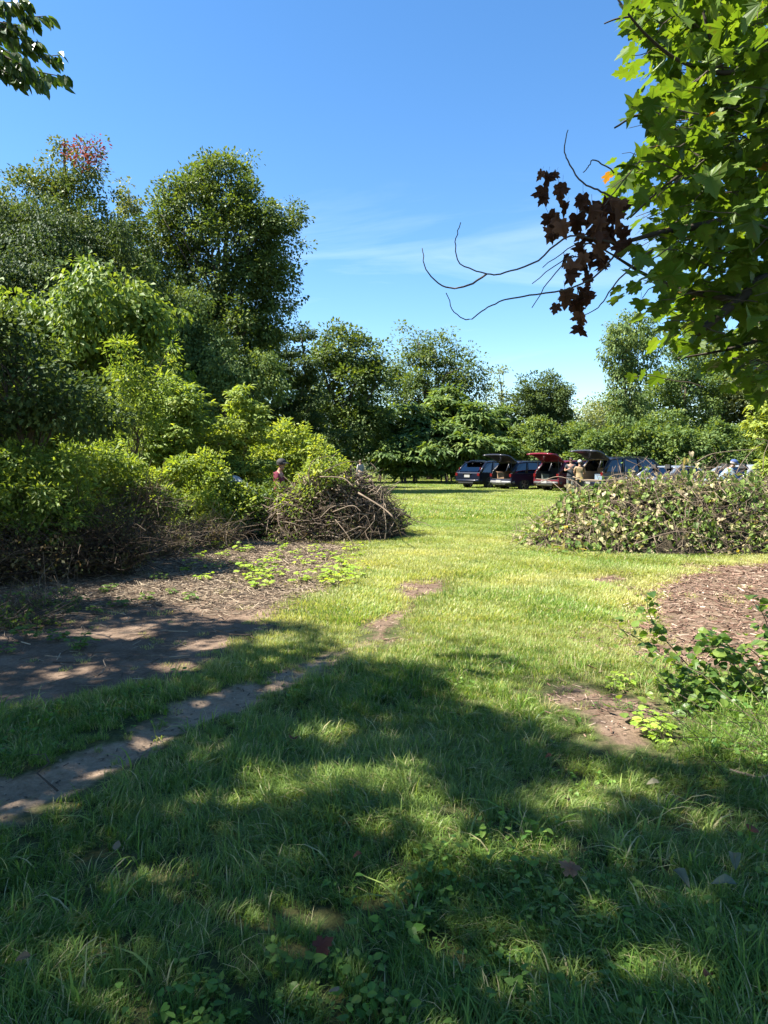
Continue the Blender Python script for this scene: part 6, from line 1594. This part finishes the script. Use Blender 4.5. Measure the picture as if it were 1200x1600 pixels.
for pi, (pts, d_, r_) in enumerate(cpaths):
    p = smooth_path([P(x_, y_, d_ - .04 * k) for k, (x_, y_) in enumerate(pts)], 6); p[:, 2] = np.maximum(p[:, 2], ground_z(p[:, 0], p[:, 1]) + .01)
    a = Acc(); a.tube(p - cb, np.linspace(r_, .0022, len(p)), 5, .75 if pi in (0, 1, 4) else .5); a.build('cane', TWIG, cane, True)
    for k in range(5, len(p)):
        for q in range(4):
            if rc_.uniform() < (.6 if pi in (0, 4) and k > 12 else .08): continue
            b = p[k] + rc_.normal(0, .045, 3); az = rc_.uniform(0, 6.283); sz = rc_.uniform(.045, .095); cnt += 1
            inst('leaf', lc[rc_.integers(5)], cane, frame(b - cb, np.array((math.cos(az), math.sin(az), rc_.normal(-.2, .35))), np.array((-.2, -.2, 1.)) + rc_.normal(0, .45, 3), sz * .72, sz, sz))
# dry grass stems at its foot
a = Acc()
for i in range(45):
    b = np.array((rc_.normal(-.1, .28), rc_.normal(0, .2), 0)); L_ = rc_.uniform(.3, .8); d = unit(np.array((-1 + rc_.normal(0, .5), rc_.normal(0, .5), rc_.uniform(.2, 1.2))))
    a.tube([b, b + d * L_ * .6, b + d * L_ + np.array((0, 0, -.12 * L_))], .0016, 3, float(rc_.uniform(.2, .7)), False)
a.build('dry_stems', TWIG, cane)['kind'] = 'stuff'
shr('corner_shrub', 'dense leafy shrub behind the arching canes just at the right edge', 1265, 5.4, [LB(1265, 1040, 5.4, 70, 70), LB(1290, 1110, 5.2, 70, 60), LB(1240, 1090, 5.4, 45, 45)], L_SUMAC, .06, seed=245, sp=.14, rc=.1, nl=18, tb=.5, tmpl=OVAL, wk=.62)

# small yellow-green weeds by the bare patch
for i, (px, py, s_) in enumerate([(975, 1072, 1.), (1020, 1150, 1.3), (1035, 1160, 1.), (960, 1080, .7), (1015, 1135, .8)]):
    q = Gd(px, py); o = empty('sprout', g3(*q), RNG.uniform(0, 6.28)); tag(o, 'yellow-green sprout beside the worn brown patch of lawn', 'weed', 'sprouts by the worn patch'); o.scale = (s_ * .7,) * 3
    inst('leaves', sm_[i][0], o, Matrix.Identity(4)); inst('stem', sm_[i][1], o, Matrix.Identity(4))

# ---------------------------------------------------------------- fallen leaves and a stick on the grass
L_FALL = leaf_mat('fallen_leaf', [(0, (.11, .03, .018)), (.4, (.16, .07, .038)), (.7, (.24, .16, .09)), (1, (.10, .13, .09))], trans=.25, rough=.7, spec=.2, tgain=(1.3, 1.1, .7))
falls = [(458, 1178, .07, .1, 'reddish fallen leaf on the shaded grass above the bright patch'), (495, 1522, .075, .05, 'dark red fallen leaf low in the foreground grass'), (566, 1372, .05, .3, 'small red-brown leaf in the middle of the foreground grass'), (50, 1532, .06, .6, 'tan fallen leaf near the lower left corner'), (180, 1357, .07, .75, 'pale tan fallen leaf left in the foreground grass'),
         (862, 1205, .05, .35, 'small rusty leaf at the edge of the tree shadow'), (888, 1284, .05, .4, 'brown leaf below the bright patch at right'), (900, 1398, .09, .55, 'curled brown leaf in the right foreground'), (1145, 1372, .10, .97, 'large pale grey-green leaf lying at the right edge'), (1150, 1425, .11, 1., 'broad pale leaf low at the right edge'), (1185, 1335, .08, .2, 'brown crumpled leaf at the far right of the grass'),
         (1100, 1570, .06, .3, 'orange-brown leaf near the lower right corner'), (1030, 1250, .08, .9, 'pale dry leaf in the sunlit strip at right'), (530, 1585, .06, .85, 'pale leaf at the bottom edge'), (1050, 1400, .10, .95, 'pale leaf turned over left of the large grey-green leaves')]
for i, (px, py, s_, t, lab) in enumerate(falls):
    q = Gd(px, py); az = RNG.uniform(0, 6.28)
    o = inst('fallen_leaf', leaf_variant(MAPLE if i in (0, 1, 7) else OVAL, L_FALL, 'fallen_leaf', t, (.5, -.4, .8)[i % 3]), None, frame(g3(*q) + np.array((0, 0, .085)), np.array((math.cos(az), math.sin(az), .1)), np.array((RNG.normal(0, .3), -.3, 1.)), s_ * (.9 if i in (0, 1, 7) else .6), s_, s_))
    o.scale = tuple(v * .75 for v in o.scale); tag(o, lab, 'leaf', 'fallen leaves on the lawn')
q = Gd(1140, 1222); o = inst('fallen_stick', kinds[2], None, Matrix.Translation(Vector(g3(*q)) + Vector((0, 0, .05))) @ Matrix.Rotation(-1.7, 4, 'Z') @ Matrix.Diagonal((.9, .6, .5, 1)))
tag(o, 'pale stick lying in the shade at the right edge of the lawn', 'stick', 'sticks lying on the ground')
